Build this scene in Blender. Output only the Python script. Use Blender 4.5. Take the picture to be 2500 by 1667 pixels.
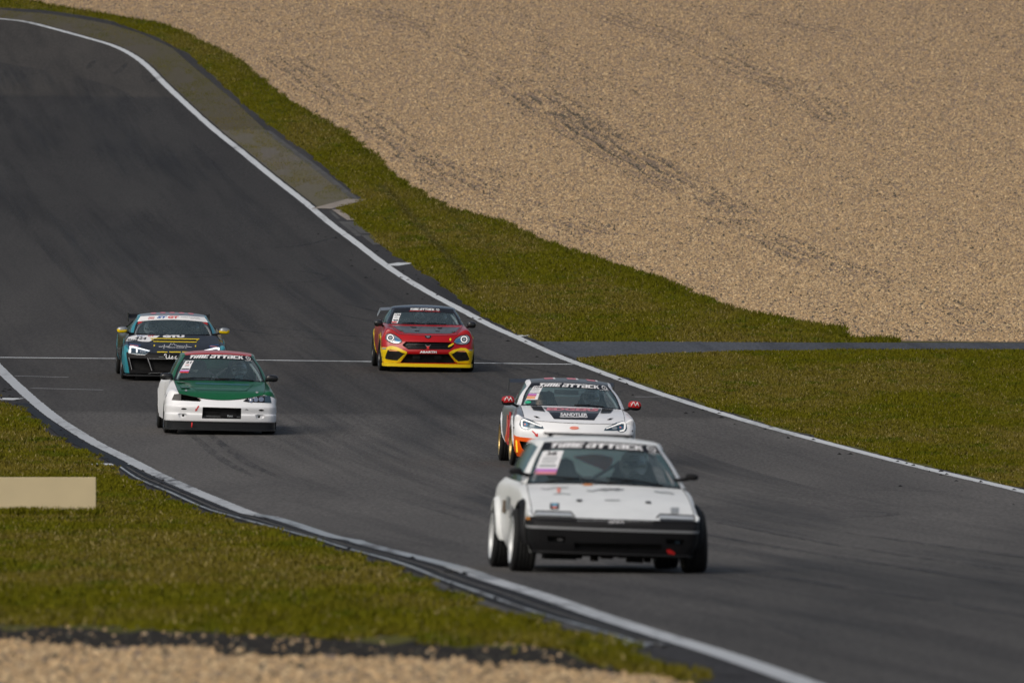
import bpy, bmesh, math, random
import numpy as np
from mathutils import Vector, Matrix
from mathutils.bvhtree import BVHTree

random.seed(7)
RNG = np.random.default_rng(11)
for o in list(bpy.data.objects):
    bpy.data.objects.remove(o, do_unlink=True)
SC = bpy.context.scene
COL = SC.collection

# ------------------------------------------------------------------ camera
cam_d = bpy.data.cameras.new('camera')
cam = bpy.data.objects.new('camera', cam_d)
COL.objects.link(cam)
cam_d.sensor_width = 36.0
cam_d.lens = 432.0
cam_d.clip_start = 1.0
cam_d.clip_end = 4000.0
cam.location = (0, 0, 9.0)
cam.rotation_euler = (math.radians(90) - math.atan(1033.5 / 30000.0), 0, 0)
cam_d.dof.use_dof = True
cam_d.dof.focus_distance = 208.0
cam_d.dof.aperture_fstop = 6.3
SC.camera = cam

# ------------------------------------------------------------------ sky, sun, exposure
SUN_EL, SUN_AZ = 41.0, -140.0     # azimuth: where the sun stands, degrees from +Y towards +X
world = bpy.data.worlds.new('World')
SC.world = world
world.use_nodes = True
nt = world.node_tree
bg = nt.nodes['Background']
sky = nt.nodes.new('ShaderNodeTexSky')
sky.sky_type = 'NISHITA'
sky.sun_disc = False
sky.sun_elevation = math.radians(SUN_EL)
sky.sun_rotation = math.radians(SUN_AZ)
sky.altitude = 600
sky.air_density = 1.0
sky.dust_density = 6.0
sky.ozone_density = 1.0
hs = nt.nodes.new('ShaderNodeHueSaturation')      # thin cloud takes most of the blue out of the sky
hs.inputs['Saturation'].default_value = 0.74
nt.links.new(sky.outputs[0], hs.inputs['Color'])
nt.links.new(hs.outputs[0], bg.inputs[0])
bg.inputs[1].default_value = 0.10
sun_d = bpy.data.lights.new('sun', 'SUN')
sun_d.energy = 1.5
sun_d.angle = math.radians(38)
sun_d.color = (1.0, 0.93, 0.83)
sun = bpy.data.objects.new('sun', sun_d)
COL.objects.link(sun)
_a, _e = math.radians(SUN_AZ), math.radians(SUN_EL)
sdir = Vector((math.sin(_a) * math.cos(_e), math.cos(_a) * math.cos(_e), math.sin(_e)))
sun.rotation_euler = sdir.to_track_quat('Z', 'Y').to_euler()
sun.location = (0, 150, 80)
SC.view_settings.view_transform = 'Standard'
SC.view_settings.look = 'None'
SC.view_settings.gamma = 1.0
SC.view_settings.use_curve_mapping = False
SC.view_settings.exposure = -0.04
SC.render.engine = 'CYCLES'

# ------------------------------------------------------------------ materials
MATS = {}
def nodes_of(name):
    m = bpy.data.materials.new(name)
    m.use_nodes = True
    return m, m.node_tree, m.node_tree.nodes['Principled BSDF']

def pm(name, col, rough=.5, metal=0., coat=0., var=.08, scale=6., emit=None, bump=0., spec=.5):
    """plain procedural material: base colour broken up by a little noise"""
    m, t, b = nodes_of(name)
    tc = t.nodes.new('ShaderNodeTexCoord')
    nz = t.nodes.new('ShaderNodeTexNoise')
    nz.inputs['Scale'].default_value = scale
    nz.inputs['Detail'].default_value = 5
    t.links.new(tc.outputs['Object'], nz.inputs['Vector'])
    mx = t.nodes.new('ShaderNodeMix'); mx.data_type = 'RGBA'
    c = Vector(col)
    mx.inputs[6].default_value = (*(c * (1 - var)), 1)
    mx.inputs[7].default_value = (*[min(1, v * (1 + var)) for v in c], 1)
    t.links.new(nz.outputs['Fac'], mx.inputs[0])
    t.links.new(mx.outputs[2], b.inputs['Base Color'])
    mr = t.nodes.new('ShaderNodeMapRange')
    mr.inputs['To Min'].default_value = max(.02, rough * .8)
    mr.inputs['To Max'].default_value = min(1, rough * 1.25)
    t.links.new(nz.outputs['Fac'], mr.inputs['Value'])
    t.links.new(mr.outputs[0], b.inputs['Roughness'])
    b.inputs['Metallic'].default_value = metal
    b.inputs['Coat Weight'].default_value = coat
    b.inputs['Coat Roughness'].default_value = .05
    b.inputs['Specular IOR Level'].default_value = spec
    if bump:
        bp = t.nodes.new('ShaderNodeBump'); bp.inputs['Strength'].default_value = bump
        bp.inputs['Distance'].default_value = .01
        t.links.new(nz.outputs['Fac'], bp.inputs['Height'])
        t.links.new(bp.outputs[0], b.inputs['Normal'])
    if emit:
        b.inputs['Emission Color'].default_value = (*emit[0], 1)
        b.inputs['Emission Strength'].default_value = emit[1]
    MATS[name] = m
    return m

def paint(name, col, rough=.38, coat=.6):
    return pm(name, col, rough, 0, coat * .45, .05, 3., spec=.35)

paint('white_paint', (.84, .85, .86))
pm('worn_white_paint', (.76, .78, .77), .42, 0, .15, .10, 4.5, spec=.35)
paint('green_paint', (.006, .100, .036), .32, .8)
paint('red_roof_paint', (.48, .045, .03), .3, .8)
paint('red_paint', (.40, .004, .006), .35, .7)
paint('dark_red_paint', (.30, .012, .016), .3, .9)
paint('teal_paint', (.03, .24, .30), .3, .8)
paint('yellow_paint', (.80, .56, .005), .4, .5)
paint('orange_paint', (.85, .11, .002), .4, .5)
paint('black_paint', (.012, .013, .014), .25, .8)
pm('matte_grey', (.085, .095, .10), .45, 0, .3)
pm('carbon', (.014, .015, .017), .42, 0, .3, .25, 60, spec=.3)
pm('silver_paint', (.30, .32, .33), .35, .6, .4)
pm('black_plastic', (.009, .009, .010), .6, 0, 0, .2, 20, spec=.2)
pm('black_hole', (.004, .004, .004), .8, 0, 0, .2, 20)
pm('tyre_rubber', (.008, .008, .008), .85, 0, 0, .3, 30, bump=.3)
pm('white_rim', (.62, .64, .64), .4, .2, .3)
pm('dark_rim', (.03, .03, .03), .4, .6, .2)
pm('gold_rim', (.38, .27, .10), .35, .7, .3)
pm('trim_grey', (.30, .31, .32), .45)
pm('chrome', (.75, .76, .78), .12, 1.)
pm('lamp_glass', (.05, .09, .12), .08, .3, 1.)
pm('lamp_blue', (.08, .25, .42), .12, .5, 1.)
pm('lamp_pale', (.45, .50, .52), .15, .5, 1.)
pm('print_white', (.80, .80, .80), .5, var=.03)
pm('print_grey', (.28, .30, .31), .5)
pm('print_black', (.010, .010, .012), .4)
pm('print_red', (.60, .03, .03), .5)
pm('print_pink', (.62, .22, .26), .5)
pm('print_purple', (.45, .18, .50), .5)
pm('print_blue', (.02, .12, .38), .5)
pm('print_orange', (.75, .30, .10), .5)
pm('print_yellow', (.80, .60, .01), .5)
pm('print_green', (.03, .40, .22), .5)
pm('print_salmon', (.75, .25, .18), .4)
pm('print_dim_blue', (.02, .12, .14), .35, 0, .5)
pm('print_teal', (.10, .35, .50), .5)
pm('amber', (.60, .22, .02), .3)
pm('arrow_red', (.60, .015, .015), .5)
pm('visor_dark', (.02, .03, .035), .1, .2, 1.)
pm('helmet_white', (.85, .86, .86), .3, 0, .8)
pm('helmet_grey', (.50, .52, .53), .3, 0, .8)
pm('helmet_black', (.03, .03, .035), .3, 0, .8)
pm('suit_dark', (.03, .035, .045), .85)
pm('suit_teal', (.10, .25, .30), .85)
pm('suit_grey', (.12, .13, .14), .85)
pm('skin', (.55, .33, .24), .55)
pm('hair', (.16, .10, .06), .7)
pm('seat_fabric', (.020, .024, .027), .9, 0, 0, .2, 40)
pm('cage_steel', (.16, .17, .18), .45)
pm('cage_pale', (.60, .62, .62), .45)
pm('cloth_red', (.90, .12, .06), .8)
pm('lid_grey', (.45, .48, .50), .35, 0, .3)
pm('board_cream', (.58, .48, .29), .6, 0, 0, .10, 2.5)
pm('post_wood', (.16, .12, .08), .8, 0, 0, .3, 15)
pm('drl_white', (.9, .9, .9), .3, emit=((1, .97, .90), .25))
pm('drl_led', (.9, .9, .9), .3, emit=((.85, .93, 1), .6))
pm('drl_amber', (.8, .5, .02), .3, emit=((1, .62, .05), .5))
pm('panel_gap', (.03, .03, .03), .8)

def glass_mat(name, tint, refl, dust_haze):
    m = bpy.data.materials.new(name); m.use_nodes = True
    t = m.node_tree; t.nodes.clear()
    out = t.nodes.new('ShaderNodeOutputMaterial')
    mix = t.nodes.new('ShaderNodeMixShader')
    tr = t.nodes.new('ShaderNodeBsdfTransparent'); tr.inputs[0].default_value = (*tint, 1)
    gl = t.nodes.new('ShaderNodeBsdfGlossy'); gl.inputs['Roughness'].default_value = .03
    gl.inputs[0].default_value = (.62, .84, .88, 1)
    lw = t.nodes.new('ShaderNodeLayerWeight'); lw.inputs[0].default_value = .30
    mr = t.nodes.new('ShaderNodeMapRange')
    mr.inputs['To Min'].default_value = refl; mr.inputs['To Max'].default_value = 1.0
    t.links.new(lw.outputs['Fresnel'], mr.inputs['Value'])
    t.links.new(mr.outputs[0], mix.inputs[0])
    t.links.new(tr.outputs[0], mix.inputs[1]); t.links.new(gl.outputs[0], mix.inputs[2])
    df = t.nodes.new('ShaderNodeBsdfDiffuse'); df.inputs[0].default_value = (.62, .80, .82, 1)      # dusty film; a teal haze is painted into this diffuse colour
    tc = t.nodes.new('ShaderNodeTexCoord'); nz = t.nodes.new('ShaderNodeTexNoise'); nz.inputs['Scale'].default_value = 3.
    t.links.new(tc.outputs['Object'], nz.inputs['Vector'])
    m2 = t.nodes.new('ShaderNodeMapRange'); m2.inputs['To Min'].default_value = dust_haze * .5; m2.inputs['To Max'].default_value = dust_haze * 1.5
    t.links.new(nz.outputs['Fac'], m2.inputs['Value'])
    mx2 = t.nodes.new('ShaderNodeMixShader')
    t.links.new(m2.outputs[0], mx2.inputs[0]); t.links.new(mix.outputs[0], mx2.inputs[1]); t.links.new(df.outputs[0], mx2.inputs[2])
    t.links.new(mx2.outputs[0], out.inputs[0])
    MATS[name] = m
glass_mat('windscreen_glass', (.90, 1.0, 1.0), .08, .05)
glass_mat('side_glass', (.88, .95, .95), .08, .04)

# ------------------------------------------------------------------ mesh helpers
def tag(o, label=None, cat=None, group=None, kind=None):
    if label: o['label'] = label
    if cat: o['category'] = cat
    if group: o['group'] = group
    if kind: o['kind'] = kind
    return o

def mesh_obj(name, v, f, mat, parent=None, smooth=False, matrix=None):
    me = bpy.data.meshes.new(name)
    me.from_pydata([tuple(map(float, p)) for p in v], [], [tuple(int(i) for i in q) for q in f])
    if smooth:
        me.polygons.foreach_set('use_smooth', [True] * len(me.polygons))
    me.materials.append(MATS[mat] if isinstance(mat, str) else mat)
    me.update()
    o = bpy.data.objects.new(name, me)
    COL.objects.link(o)
    if parent: o.parent = parent
    return o

def empty(name, loc=(0, 0, 0)):
    o = bpy.data.objects.new(name, None)
    o.empty_display_size = .3
    COL.objects.link(o)
    o.location = loc
    return o

def cr_matrix(n, sub):
    """Catmull-Rom interpolation matrix, n control points -> (n-1)*sub+1 samples"""
    M = np.zeros(((n - 1) * sub + 1, n))
    for s in range((n - 1) * sub + 1):
        i = min(s // sub, n - 2); t = (s - i * sub) / sub
        w = (-.5*t**3 + t*t - .5*t, 1.5*t**3 - 2.5*t*t + 1, -1.5*t**3 + 2*t*t + .5*t, .5*t**3 - .5*t*t)
        for k in range(4):
            j = i - 1 + k
            if j < 0:
                M[s, 0] += 2 * w[k]; M[s, 1] -= w[k]
            elif j > n - 1:
                M[s, n-1] += 2 * w[k]; M[s, n-2] -= w[k]
            else:
                M[s, j] += w[k]
    return M

def patch(ctrl, su=5, sv=5):
    c = np.array(ctrl, float)
    A = cr_matrix(c.shape[0], su); B = cr_matrix(c.shape[1], sv)
    return np.einsum('ri,ijk,cj->rck', A, c, B)

def grid_vf(g, flip=False):
    R, C_, _ = g.shape
    v = g.reshape(-1, 3)
    f = []
    for r in range(R - 1):
        for c in range(C_ - 1):
            a = r * C_ + c
            q = (a, a + 1, a + C_ + 1, a + C_)
            f.append(q[::-1] if flip else q)
    return v, f

def mirror_grid(g):
    m = g.copy(); m[..., 0] *= -1
    return m

def both_halves(g):
    """join a half patch (column 0 on the centre line) with its mirror image"""
    m = mirror_grid(g)[:, ::-1]
    return np.concatenate([m[:, :-1], g], axis=1)

def crv(pts, n):
    p = np.array(pts, float)
    if len(p) == 2:
        t = np.linspace(0, 1, n)[:, None]
        return p[0] * (1 - t) + p[1] * t
    sub = max(2, int(math.ceil((n - 1) / (len(p) - 1))))
    q = cr_matrix(len(p), sub) @ p
    idx = np.linspace(0, len(q) - 1, n)
    return np.stack([np.interp(idx, np.arange(len(q)), q[:, k]) for k in range(p.shape[1])], 1)

def tube_vf(pts, r, seg=8, closed=False):
    pts = [Vector(p) for p in pts]
    v, f = [], []
    n = len(pts)
    for i, p in enumerate(pts):
        a = pts[(i - 1) % n] if (closed or i > 0) else p
        b = pts[(i + 1) % n] if (closed or i < n - 1) else p
        t = (b - a).normalized()
        up = Vector((0, 0, 1)) if abs(t.z) < .9 else Vector((1, 0, 0))
        s = t.cross(up).normalized(); u = s.cross(t)
        rr = r[i] if hasattr(r, '__len__') else r
        for k in range(seg):
            an = 2 * math.pi * k / seg
            v.append(p + s * math.cos(an) * rr + u * math.sin(an) * rr)
    m = n if closed else n - 1
    for i in range(m):
        for k in range(seg):
            a = i * seg + k; b = i * seg + (k + 1) % seg
            c = ((i + 1) % n) * seg + (k + 1) % seg; d = ((i + 1) % n) * seg + k
            f.append((a, d, c, b))
    if not closed:
        f.append(tuple(range(seg))); f.append(tuple(range((n - 1) * seg, n * seg))[::-1])
    return v, f

def lathe_vf(profile, seg=36):
    """profile of (x, r) around the x axis, closed loop"""
    v, f = [], []
    n = len(profile)
    for k in range(seg):
        a = 2 * math.pi * k / seg
        for x, r in profile:
            v.append((x, r * math.cos(a), r * math.sin(a)))
    for k in range(seg):
        for i in range(n):
            j = (i + 1) % n; k2 = (k + 1) % seg
            f.append((k * n + i, k * n + j, k2 * n + j, k2 * n + i))
    return v, f

def box_vf(x0, x1, y0, y1, z0, z1):
    v = [(x, y, z) for z in (z0, z1) for y in (y0, y1) for x in (x0, x1)]
    f = [(0, 2, 3, 1), (4, 5, 7, 6), (0, 1, 5, 4), (2, 6, 7, 3), (0, 4, 6, 2), (1, 3, 7, 5)]
    return v, f

def join_vf(*parts):
    V, F = [], []
    for v, f in parts:
        o = len(V); V += [tuple(p) for p in v]; F += [tuple(i + o for i in q) for q in f]
    return V, F

def ellipsoid_vf(c, r, nu=16, nv=10, p=1.0):
    v, f = [], []
    for j in range(nv + 1):
        th = math.pi * j / nv
        for i in range(nu):
            ph = 2 * math.pi * i / nu
            s = lambda q: math.copysign(abs(q) ** p, q)
            v.append((c[0] + r[0] * s(math.sin(th)) * s(math.cos(ph)), c[1] + r[1] * s(math.sin(th)) * s(math.sin(ph)), c[2] + r[2] * s(math.cos(th))))
    for j in range(nv):
        for i in range(nu):
            a = j * nu + i; b = j * nu + (i + 1) % nu
            f.append((a, b, b + nu, a + nu))
    return v, f

# ---- flat lettering (2D outlines, triangulated) -------------------------------
def rect2(x0, y0, x1, y1): return [(x0, y0), (x1, y0), (x1, y1), (x0, y1)]
GLY = {
 'T': (1.0, [rect2(0, .70, 1, 1), rect2(.31, 0, .69, .70)]),
 'i': (.36, [rect2(0, 0, .34, .66), rect2(0, .76, .34, 1)]),
 'm': (1.25, [rect2(0, .76, 1.25, 1), rect2(0, 0, .34, .76), rect2(.455, 0, .795, .76), rect2(.91, 0, 1.25, .76)]),
 'E': (.86, [rect2(0, 0, .32, 1), rect2(.32, .78, .86, 1), rect2(.32, .39, .78, .60), rect2(.32, 0, .86, .22)]),
 'A': (1.0, [rect2(0, .78, 1, 1), rect2(.68, 0, 1, .78), rect2(0, 0, .68, .20), rect2(0, .20, .30, .58), rect2(.30, .42, .68, .58)]),
 'C': (.9, [rect2(0, 0, .32, 1), rect2(.32, .76, .9, 1), rect2(.32, 0, .9, .24)]),
 'K': (.95, [rect2(0, 0, .32, 1), [(.32, .40), (.32, .64), (.62, 1), (.95, 1)], [(.40, .50), (.62, .62), (.97, 0), (.60, 0)]]),
 ' ': (.25, []),
}
def glyph_text(s, shear=.30, gap=.07):
    polys, x = [], 0
    for ch in s:
        w, ps = GLY[ch]
        for p in ps:
            polys.append([(x + a + shear * b, b) for a, b in p])
        x += w + gap
    W = x - gap + shear
    return [[(a / W, b) for a, b in p] for p in polys]     # 0..1 wide, 0..1 high

_fc = {}
def font_text(s, bold=.02, shear=0.):
    """text outline as (verts2d, faces), scaled to 0..1 wide and 0..1 high"""
    key = (s, bold, shear)
    if key in _fc: return _fc[key]
    cu = bpy.data.curves.new('lettering', 'FONT')
    cu.body = s; cu.offset = bold; cu.shear = shear; cu.resolution_u = 3
    ob = bpy.data.objects.new('lettering', cu)
    COL.objects.link(ob)
    dg = bpy.context.evaluated_depsgraph_get()
    me = ob.evaluated_get(dg).to_mesh()
    v = np.array([p.co[:2] for p in me.vertices]); f = [tuple(p.vertices) for p in me.polygons]
    ob.evaluated_get(dg).to_mesh_clear()
    bpy.data.objects.remove(ob); bpy.data.curves.remove(cu)
    lo, hi = v.min(0), v.max(0)
    v = (v - lo) / (hi - lo)
    _fc[key] = (v, f)
    return v, f

def ring2(cx, cy, rx, ry, w, n=20):
    out = []
    for k in range(n):
        a, b = 2*math.pi*k/n, 2*math.pi*(k+1)/n
        out.append([(cx + rx*math.cos(a), cy + ry*math.sin(a)), (cx + rx*math.cos(b), cy + ry*math.sin(b)),
                    (cx + (rx-w)*math.cos(b), cy + (ry-w*ry/rx)*math.sin(b)), (cx + (rx-w)*math.cos(a), cy + (ry-w*ry/rx)*math.sin(a))])
    return out
def ell2(cx, cy, rx, ry, n=16): return [(cx + rx*math.cos(2*math.pi*k/n), cy + ry*math.sin(2*math.pi*k/n)) for k in range(n)]
def stroke2(pts, w, closed=False):
    """one quad per segment of a polyline, mitred"""
    n = len(pts); L, R = [], []
    for i in range(n):
        a = Vector(pts[(i-1) % n] if (closed or i) else pts[0]); b = Vector(pts[(i+1) % n] if (closed or i < n-1) else pts[-1])
        t = (b - a).normalized(); nn = Vector((-t.y, t.x)) * (w / 2)
        p = Vector(pts[i]); L.append(tuple(p + nn)); R.append(tuple(p - nn))
    m = n if closed else n - 1
    return [[L[i], L[(i+1) % n], R[(i+1) % n], R[i]] for i in range(m)]

def tri2(polys, maxlen):
    """polygons (2D) -> triangulated, refined (verts, faces)"""
    bm = bmesh.new()
    if isinstance(polys, tuple):
        vs = [bm.verts.new((p[0], p[1], 0)) for p in polys[0]]
        for q in polys[1]:
            try: bm.faces.new([vs[i] for i in q])
            except ValueError: pass
    else:
        for p in polys:
            bm.faces.new([bm.verts.new((a, b, 0)) for a, b in p])
    bmesh.ops.triangulate(bm, faces=bm.faces[:])
    for _ in range(7):
        es = [e for e in bm.edges if e.calc_length() > maxlen]
        if not es: break
        bmesh.ops.subdivide_edges(bm, edges=es, cuts=1)
        bmesh.ops.triangulate(bm, faces=[f for f in bm.faces if len(f.verts) > 3])
    bm.verts.index_update()
    v = [tuple(p.co) for p in bm.verts]; f = [tuple(x.index for x in q.verts) for q in bm.faces]
    bm.free()
    return v, f

# ------------------------------------------------------------------ lie of the land (metres; survey of the track)
ZTAB = [(-400, 7.6), (-60, 7.4), (-20, 7.35), (0, 7.2), (10, 6.95), (20.0, 6.548), (28.0, 6.093), (36.0, 5.731), (44.0, 5.414), (52.0, 5.12), (60.0, 4.838), (68.0, 4.562), (76.0, 4.289), (84.0, 4.014), (92.0, 3.734), (100.0, 3.447), (108.0, 3.154), (116.0, 2.861), (124.0, 2.572), (132.0, 2.292), (140.0, 2.026), (148.0, 1.774), (156.0, 1.538), (164.0, 1.321), (172.0, 1.129), (180.0, 0.967), (188.0, 0.84), (196.0, 0.747), (204.0, 0.681), (212.0, 0.636), (220.0, 0.607), (228.0, 0.594), (236.0, 0.598), (244.0, 0.621), (252.0, 0.664), (260.0, 0.729), (268.0, 0.816), (276.0, 0.927), (284.0, 1.062), (292.0, 1.222), (300.0, 1.409), (308.0, 1.626), (316.0, 1.873), (324.0, 2.155), (332.0, 2.47), (340.0, 2.822), (348.0, 3.211), (356.0, 3.642), (364.0, 4.114), (372.0, 4.626), (380.0, 5.177), (388.0, 5.765), (396.0, 6.386), (404.0, 7.036), (412.0, 7.71), (420.0, 8.404), (428.0, 9.116), (440, 10.1), (460, 11.4), (500, 13.2), (600, 16), (900, 20), (2500, 26)]
def _dense(tab):
    t = np.array(tab, float); x, y = t[:, 0], t[:, 1]
    d = np.diff(y) / np.diff(x); m = np.concatenate([[d[0]], (d[1:] * np.diff(x)[:-1] + d[:-1] * np.diff(x)[1:]) / (x[2:] - x[:-2]), [d[-1]]])
    X = np.unique(np.concatenate([np.linspace(a, b, 9) for a, b in zip(x[:-1], x[1:])]))
    i = np.clip(np.searchsorted(x, X, 'right') - 1, 0, len(x) - 2); h = x[i+1] - x[i]; s = (X - x[i]) / h
    Y = (2*s**3 - 3*s*s + 1)*y[i] + (s**3 - 2*s*s + s)*h*m[i] + (-2*s**3 + 3*s*s)*y[i+1] + (s**3 - s*s)*h*m[i+1]
    return X, Y
ZX, ZY = _dense(ZTAB)
def gz(x, y): return np.interp(y, ZX, ZY) - .01 * np.clip(x, -45, 45)
def slope_at(y): return float((gz(0, y + 1) - gz(0, y - 1)) / 2)

RLINE = [(-60, 400), (-45, 399), (-30, 396), (-20, 390.6), (-16.11, 386.6), (-15.24, 385.5), (-14.34, 383.2), (-13.13, 379.7), (-12.23, 376.8), (-11.52, 373.2), (-10.92, 368.7), (-10.21, 361.9), (-9.34, 353.6), (-8.2, 342.4), (-7.28, 333.5), (-6.1, 321.0), (-5.26, 311.7), (-4.44, 301.4), (-3.68, 292.0), (-2.73, 279.2), (-1.86, 268.4), (-1.06, 259.0), (-0.41, 250.9), (0.21, 244.0), (0.95, 235.1), (1.5, 229.4), (2.16, 222.1), (2.78, 215.5), (3.43, 208.8), (4.11, 202.0), (4.75, 195.8), (5.4, 189.0), (5.98, 182.3), (6.51, 175.6), (7.0, 168.1), (7.9, 150), (9.0, 120), (9.8, 90), (10, 60), (9.6, 20)]
LLINE = [(-60, 388), (-40, 383), (-29, 374), (-23, 362), (-18.8, 340), (-14.8, 300), (-12.3, 265), (-10.4, 239), (-9.41, 225.9), (-8.76, 217.6), (-8.15, 209.9), (-7.54, 202.4), (-6.99, 196.1), (-6.42, 189.6), (-5.72, 182.0), (-5.12, 174.6), (-4.45, 166.1), (-3.75, 156.8), (-3.15, 148.5), (-2.88, 146.6), (-2.52, 142.2), (-1.98, 134.5), (-1.69, 131.8), (-1.51, 129.0), (-0.54, 116.1), (-0.17, 108.9), (0.24, 101.9), (0.66, 94.1), (1.03, 88.1), (1.37, 83.0), (1.56, 79.9), (1.78, 76.0), (2.3, 66), (3.0, 50), (4, 20)]
LGRASS = [(-62, 384), (-42, 378), (-31, 370), (-25, 358), (-20.5, 338), (-16, 300), (-13, 262), (-11, 239), (-9.6, 220), (-8.76, 210.2), (-8.52, 208.6), (-8.05, 203.7), (-7.56, 197.6), (-7.05, 190.9), (-6.46, 185.2), (-5.92, 178.6), (-5.39, 170.1), (-4.76, 162.4), (-4.11, 153.3), (-3.63, 147.3), (-3.32, 143.4), (-2.53, 135.4), (-1.87, 125.7), (-1.38, 118.7), (-0.75, 106.7), (-0.23, 96.9), (0.35, 89.6), (0.69, 85.2), (0.83, 82.1), (1.19, 76.2), (1.7, 66), (2.4, 50), (3.4, 20)]
KERBOUT = [(-16.23, 389.5), (-14.91, 388.9), (-13.53, 386.7), (-12.6, 384.8), (-11.52, 381.4), (-10.39, 376.0), (-8.93, 363.4), (-8.01, 355.3), (-6.85, 343.2), (-5.31, 328.2), (-3.98, 313.1)]
RGRASS = [(-60, 406), (-30, 400), (-20, 394), (-16.28, 390.7), (-14.95, 390.1), (-13.59, 388.2), (-12.48, 385.9), (-10.99, 380.2), (-9.87, 374.3), (-8.65, 363.4), (-7.49, 352.2), (-6.39, 341.8), (-5.37, 332.4), (-4.35, 319.9), (-3.82, 313.5), (-4.41, 309.0), (-3.94, 303.2), (-3.41, 295.7), (-3.09, 291.0), (-2.36, 282.2), (-1.67, 273.9), (-0.94, 261.9), (-0.34, 252.8), (0.23, 246.2), (0.58, 243.3)]
GRAVEL = [(-60, 412), (-30, 404), (-20, 399), (-15.62, 393.9), (-14.84, 392.1), (-13.24, 389.5), (-11.68, 386.6), (-10.61, 383.8), (-9.5, 378.6), (-8.4, 372.6), (-7.54, 365.4), (-6.7, 358.1), (-5.67, 350.6), (-4.66, 342.8), (-3.91, 334.8), (-3.43, 329.6), (-3.08, 324.0), (-2.59, 319.0), (-2.02, 313.5), (-1.46, 308.9), (-0.93, 306.3), (-0.41, 304.5), (0.01, 301.2), (0.44, 296.5), (0.94, 293.2), (1.57, 287.9), (2.36, 283.2), (3.12, 277.4), (4.01, 268.3), (4.85, 260.6), (5.71, 256.2), (6.68, 251.6), (6.75, 247.4), (7.32, 246.8), (7.74, 245.6)]
PATHFAR = [(-.5, 243.3), (0.61, 243.4), (2.06, 243.7), (4.55, 243.9), (7.47, 244.5), (10.21, 245.0), (20, 246.5), (60, 250)]
PATHNEAR = [(-.5, 231), (1.17, 233.8), (1.31, 234.9), (2.66, 237.1), (4.46, 239.1), (6.53, 240.3), (10.06, 241.4), (20, 243), (60, 246.5)]
FGGRASS = [(-30, 94), (-12, 91), (-3.7, 88.8), (-2.78, 88.3), (-1.95, 86.7), (-1.01, 86.2), (-0.33, 84.7), (0.33, 83.4), (0.5, 79.5), (0.7, 78.1), (1.3, 70)]
FGGRAVEL = [(-30, 87), (-12, 85), (-3.46, 83.0), (-2.8, 82.4), (-2.14, 81.3), (-1.52, 81.3), (-0.94, 80.7), (-0.31, 79.7), (0.19, 79.0), (0.55, 78.1), (0.96, 76.6), (1.5, 66)]
def smooth(pts, n=400): return crv(pts, n)
def fY(pts):
    q = np.array(smooth(pts) if len(pts) > 4 else pts); q = q[np.argsort(q[:, 1])]
    return lambda y: np.interp(y, q[:, 1], q[:, 0])
def fX(pts):
    q = np.array(pts, float); q = q[np.argsort(q[:, 0])]
    return lambda x: np.interp(x, q[:, 0], q[:, 1])
xR, xL, xLG, xG = fY(RLINE), fY(LLINE), fY(LGRASS), fY(GRAVEL)
def fYraw(pts):
    q = np.array(pts, float); q = q[np.argsort(q[:, 1])]
    return lambda y: np.interp(y, q[:, 1], q[:, 0])
xRG, xKO = fYraw(RGRASS), fYraw(KERBOUT)
yPF, yPN, yFG, yFV = fX(PATHFAR), fX(PATHNEAR), fX(FGGRASS), fX(FGGRAVEL)

LIFT = .40      # height of the laid sheets above the bare ground
def sheet(name, ys, left, right, dz, mat, ncol=6, parent=None, kind='structure', bumps=None):
    v, f = [], []; dz = dz * LIFT
    for y in ys:
        a, b = float(left(y)), float(right(y))
        for c in range(ncol + 1):
            x = a + (b - a) * c / ncol
            v.append((x, y, float(gz(x, y)) + dz + (bumps(x, y) if bumps else 0)))
    n = ncol + 1
    for r in range(len(ys) - 1):
        for c in range(ncol):
            a = r * n + c
            f.append((a, a + 1, a + n + 1, a + n))
    o = mesh_obj(name, v, f, mat, parent, True)
    if parent is None: tag(o, kind=kind)
    return o

def ribbon(name, pts, w, dz, mat, parent=None, n=200, h=0.):
    p = smooth(pts, n) if len(pts) > 2 else crv(pts, 12)
    t = np.gradient(p, axis=0); t /= np.linalg.norm(t, axis=1)[:, None]
    nn = np.stack([-t[:, 1], t[:, 0]], 1)
    dz, h = dz * LIFT, h * LIFT
    ww = np.broadcast_to(np.asarray(w, float), (len(p),))[:, None] / 2
    L, R = p + nn * ww, p - nn * ww
    v = []
    for a, b in zip(L, R):
        v.append((a[0], a[1], gz(*a) + dz)); v.append((b[0], b[1], gz(*b) + dz))
    f = [(2*i, 2*i+2, 2*i+3, 2*i+1) for i in range(len(p) - 1)]
    if h:
        k = len(v)
        v2 = [(x, y, z - h) for x, y, z in v]; v += v2
        for i in range(len(p) - 1):
            f.append((2*i, k+2*i, k+2*i+2, 2*i+2)); f.append((2*i+1, 2*i+3, k+2*i+3, k+2*i+1))
    return mesh_obj(name, v, f, mat, parent, False)

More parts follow.
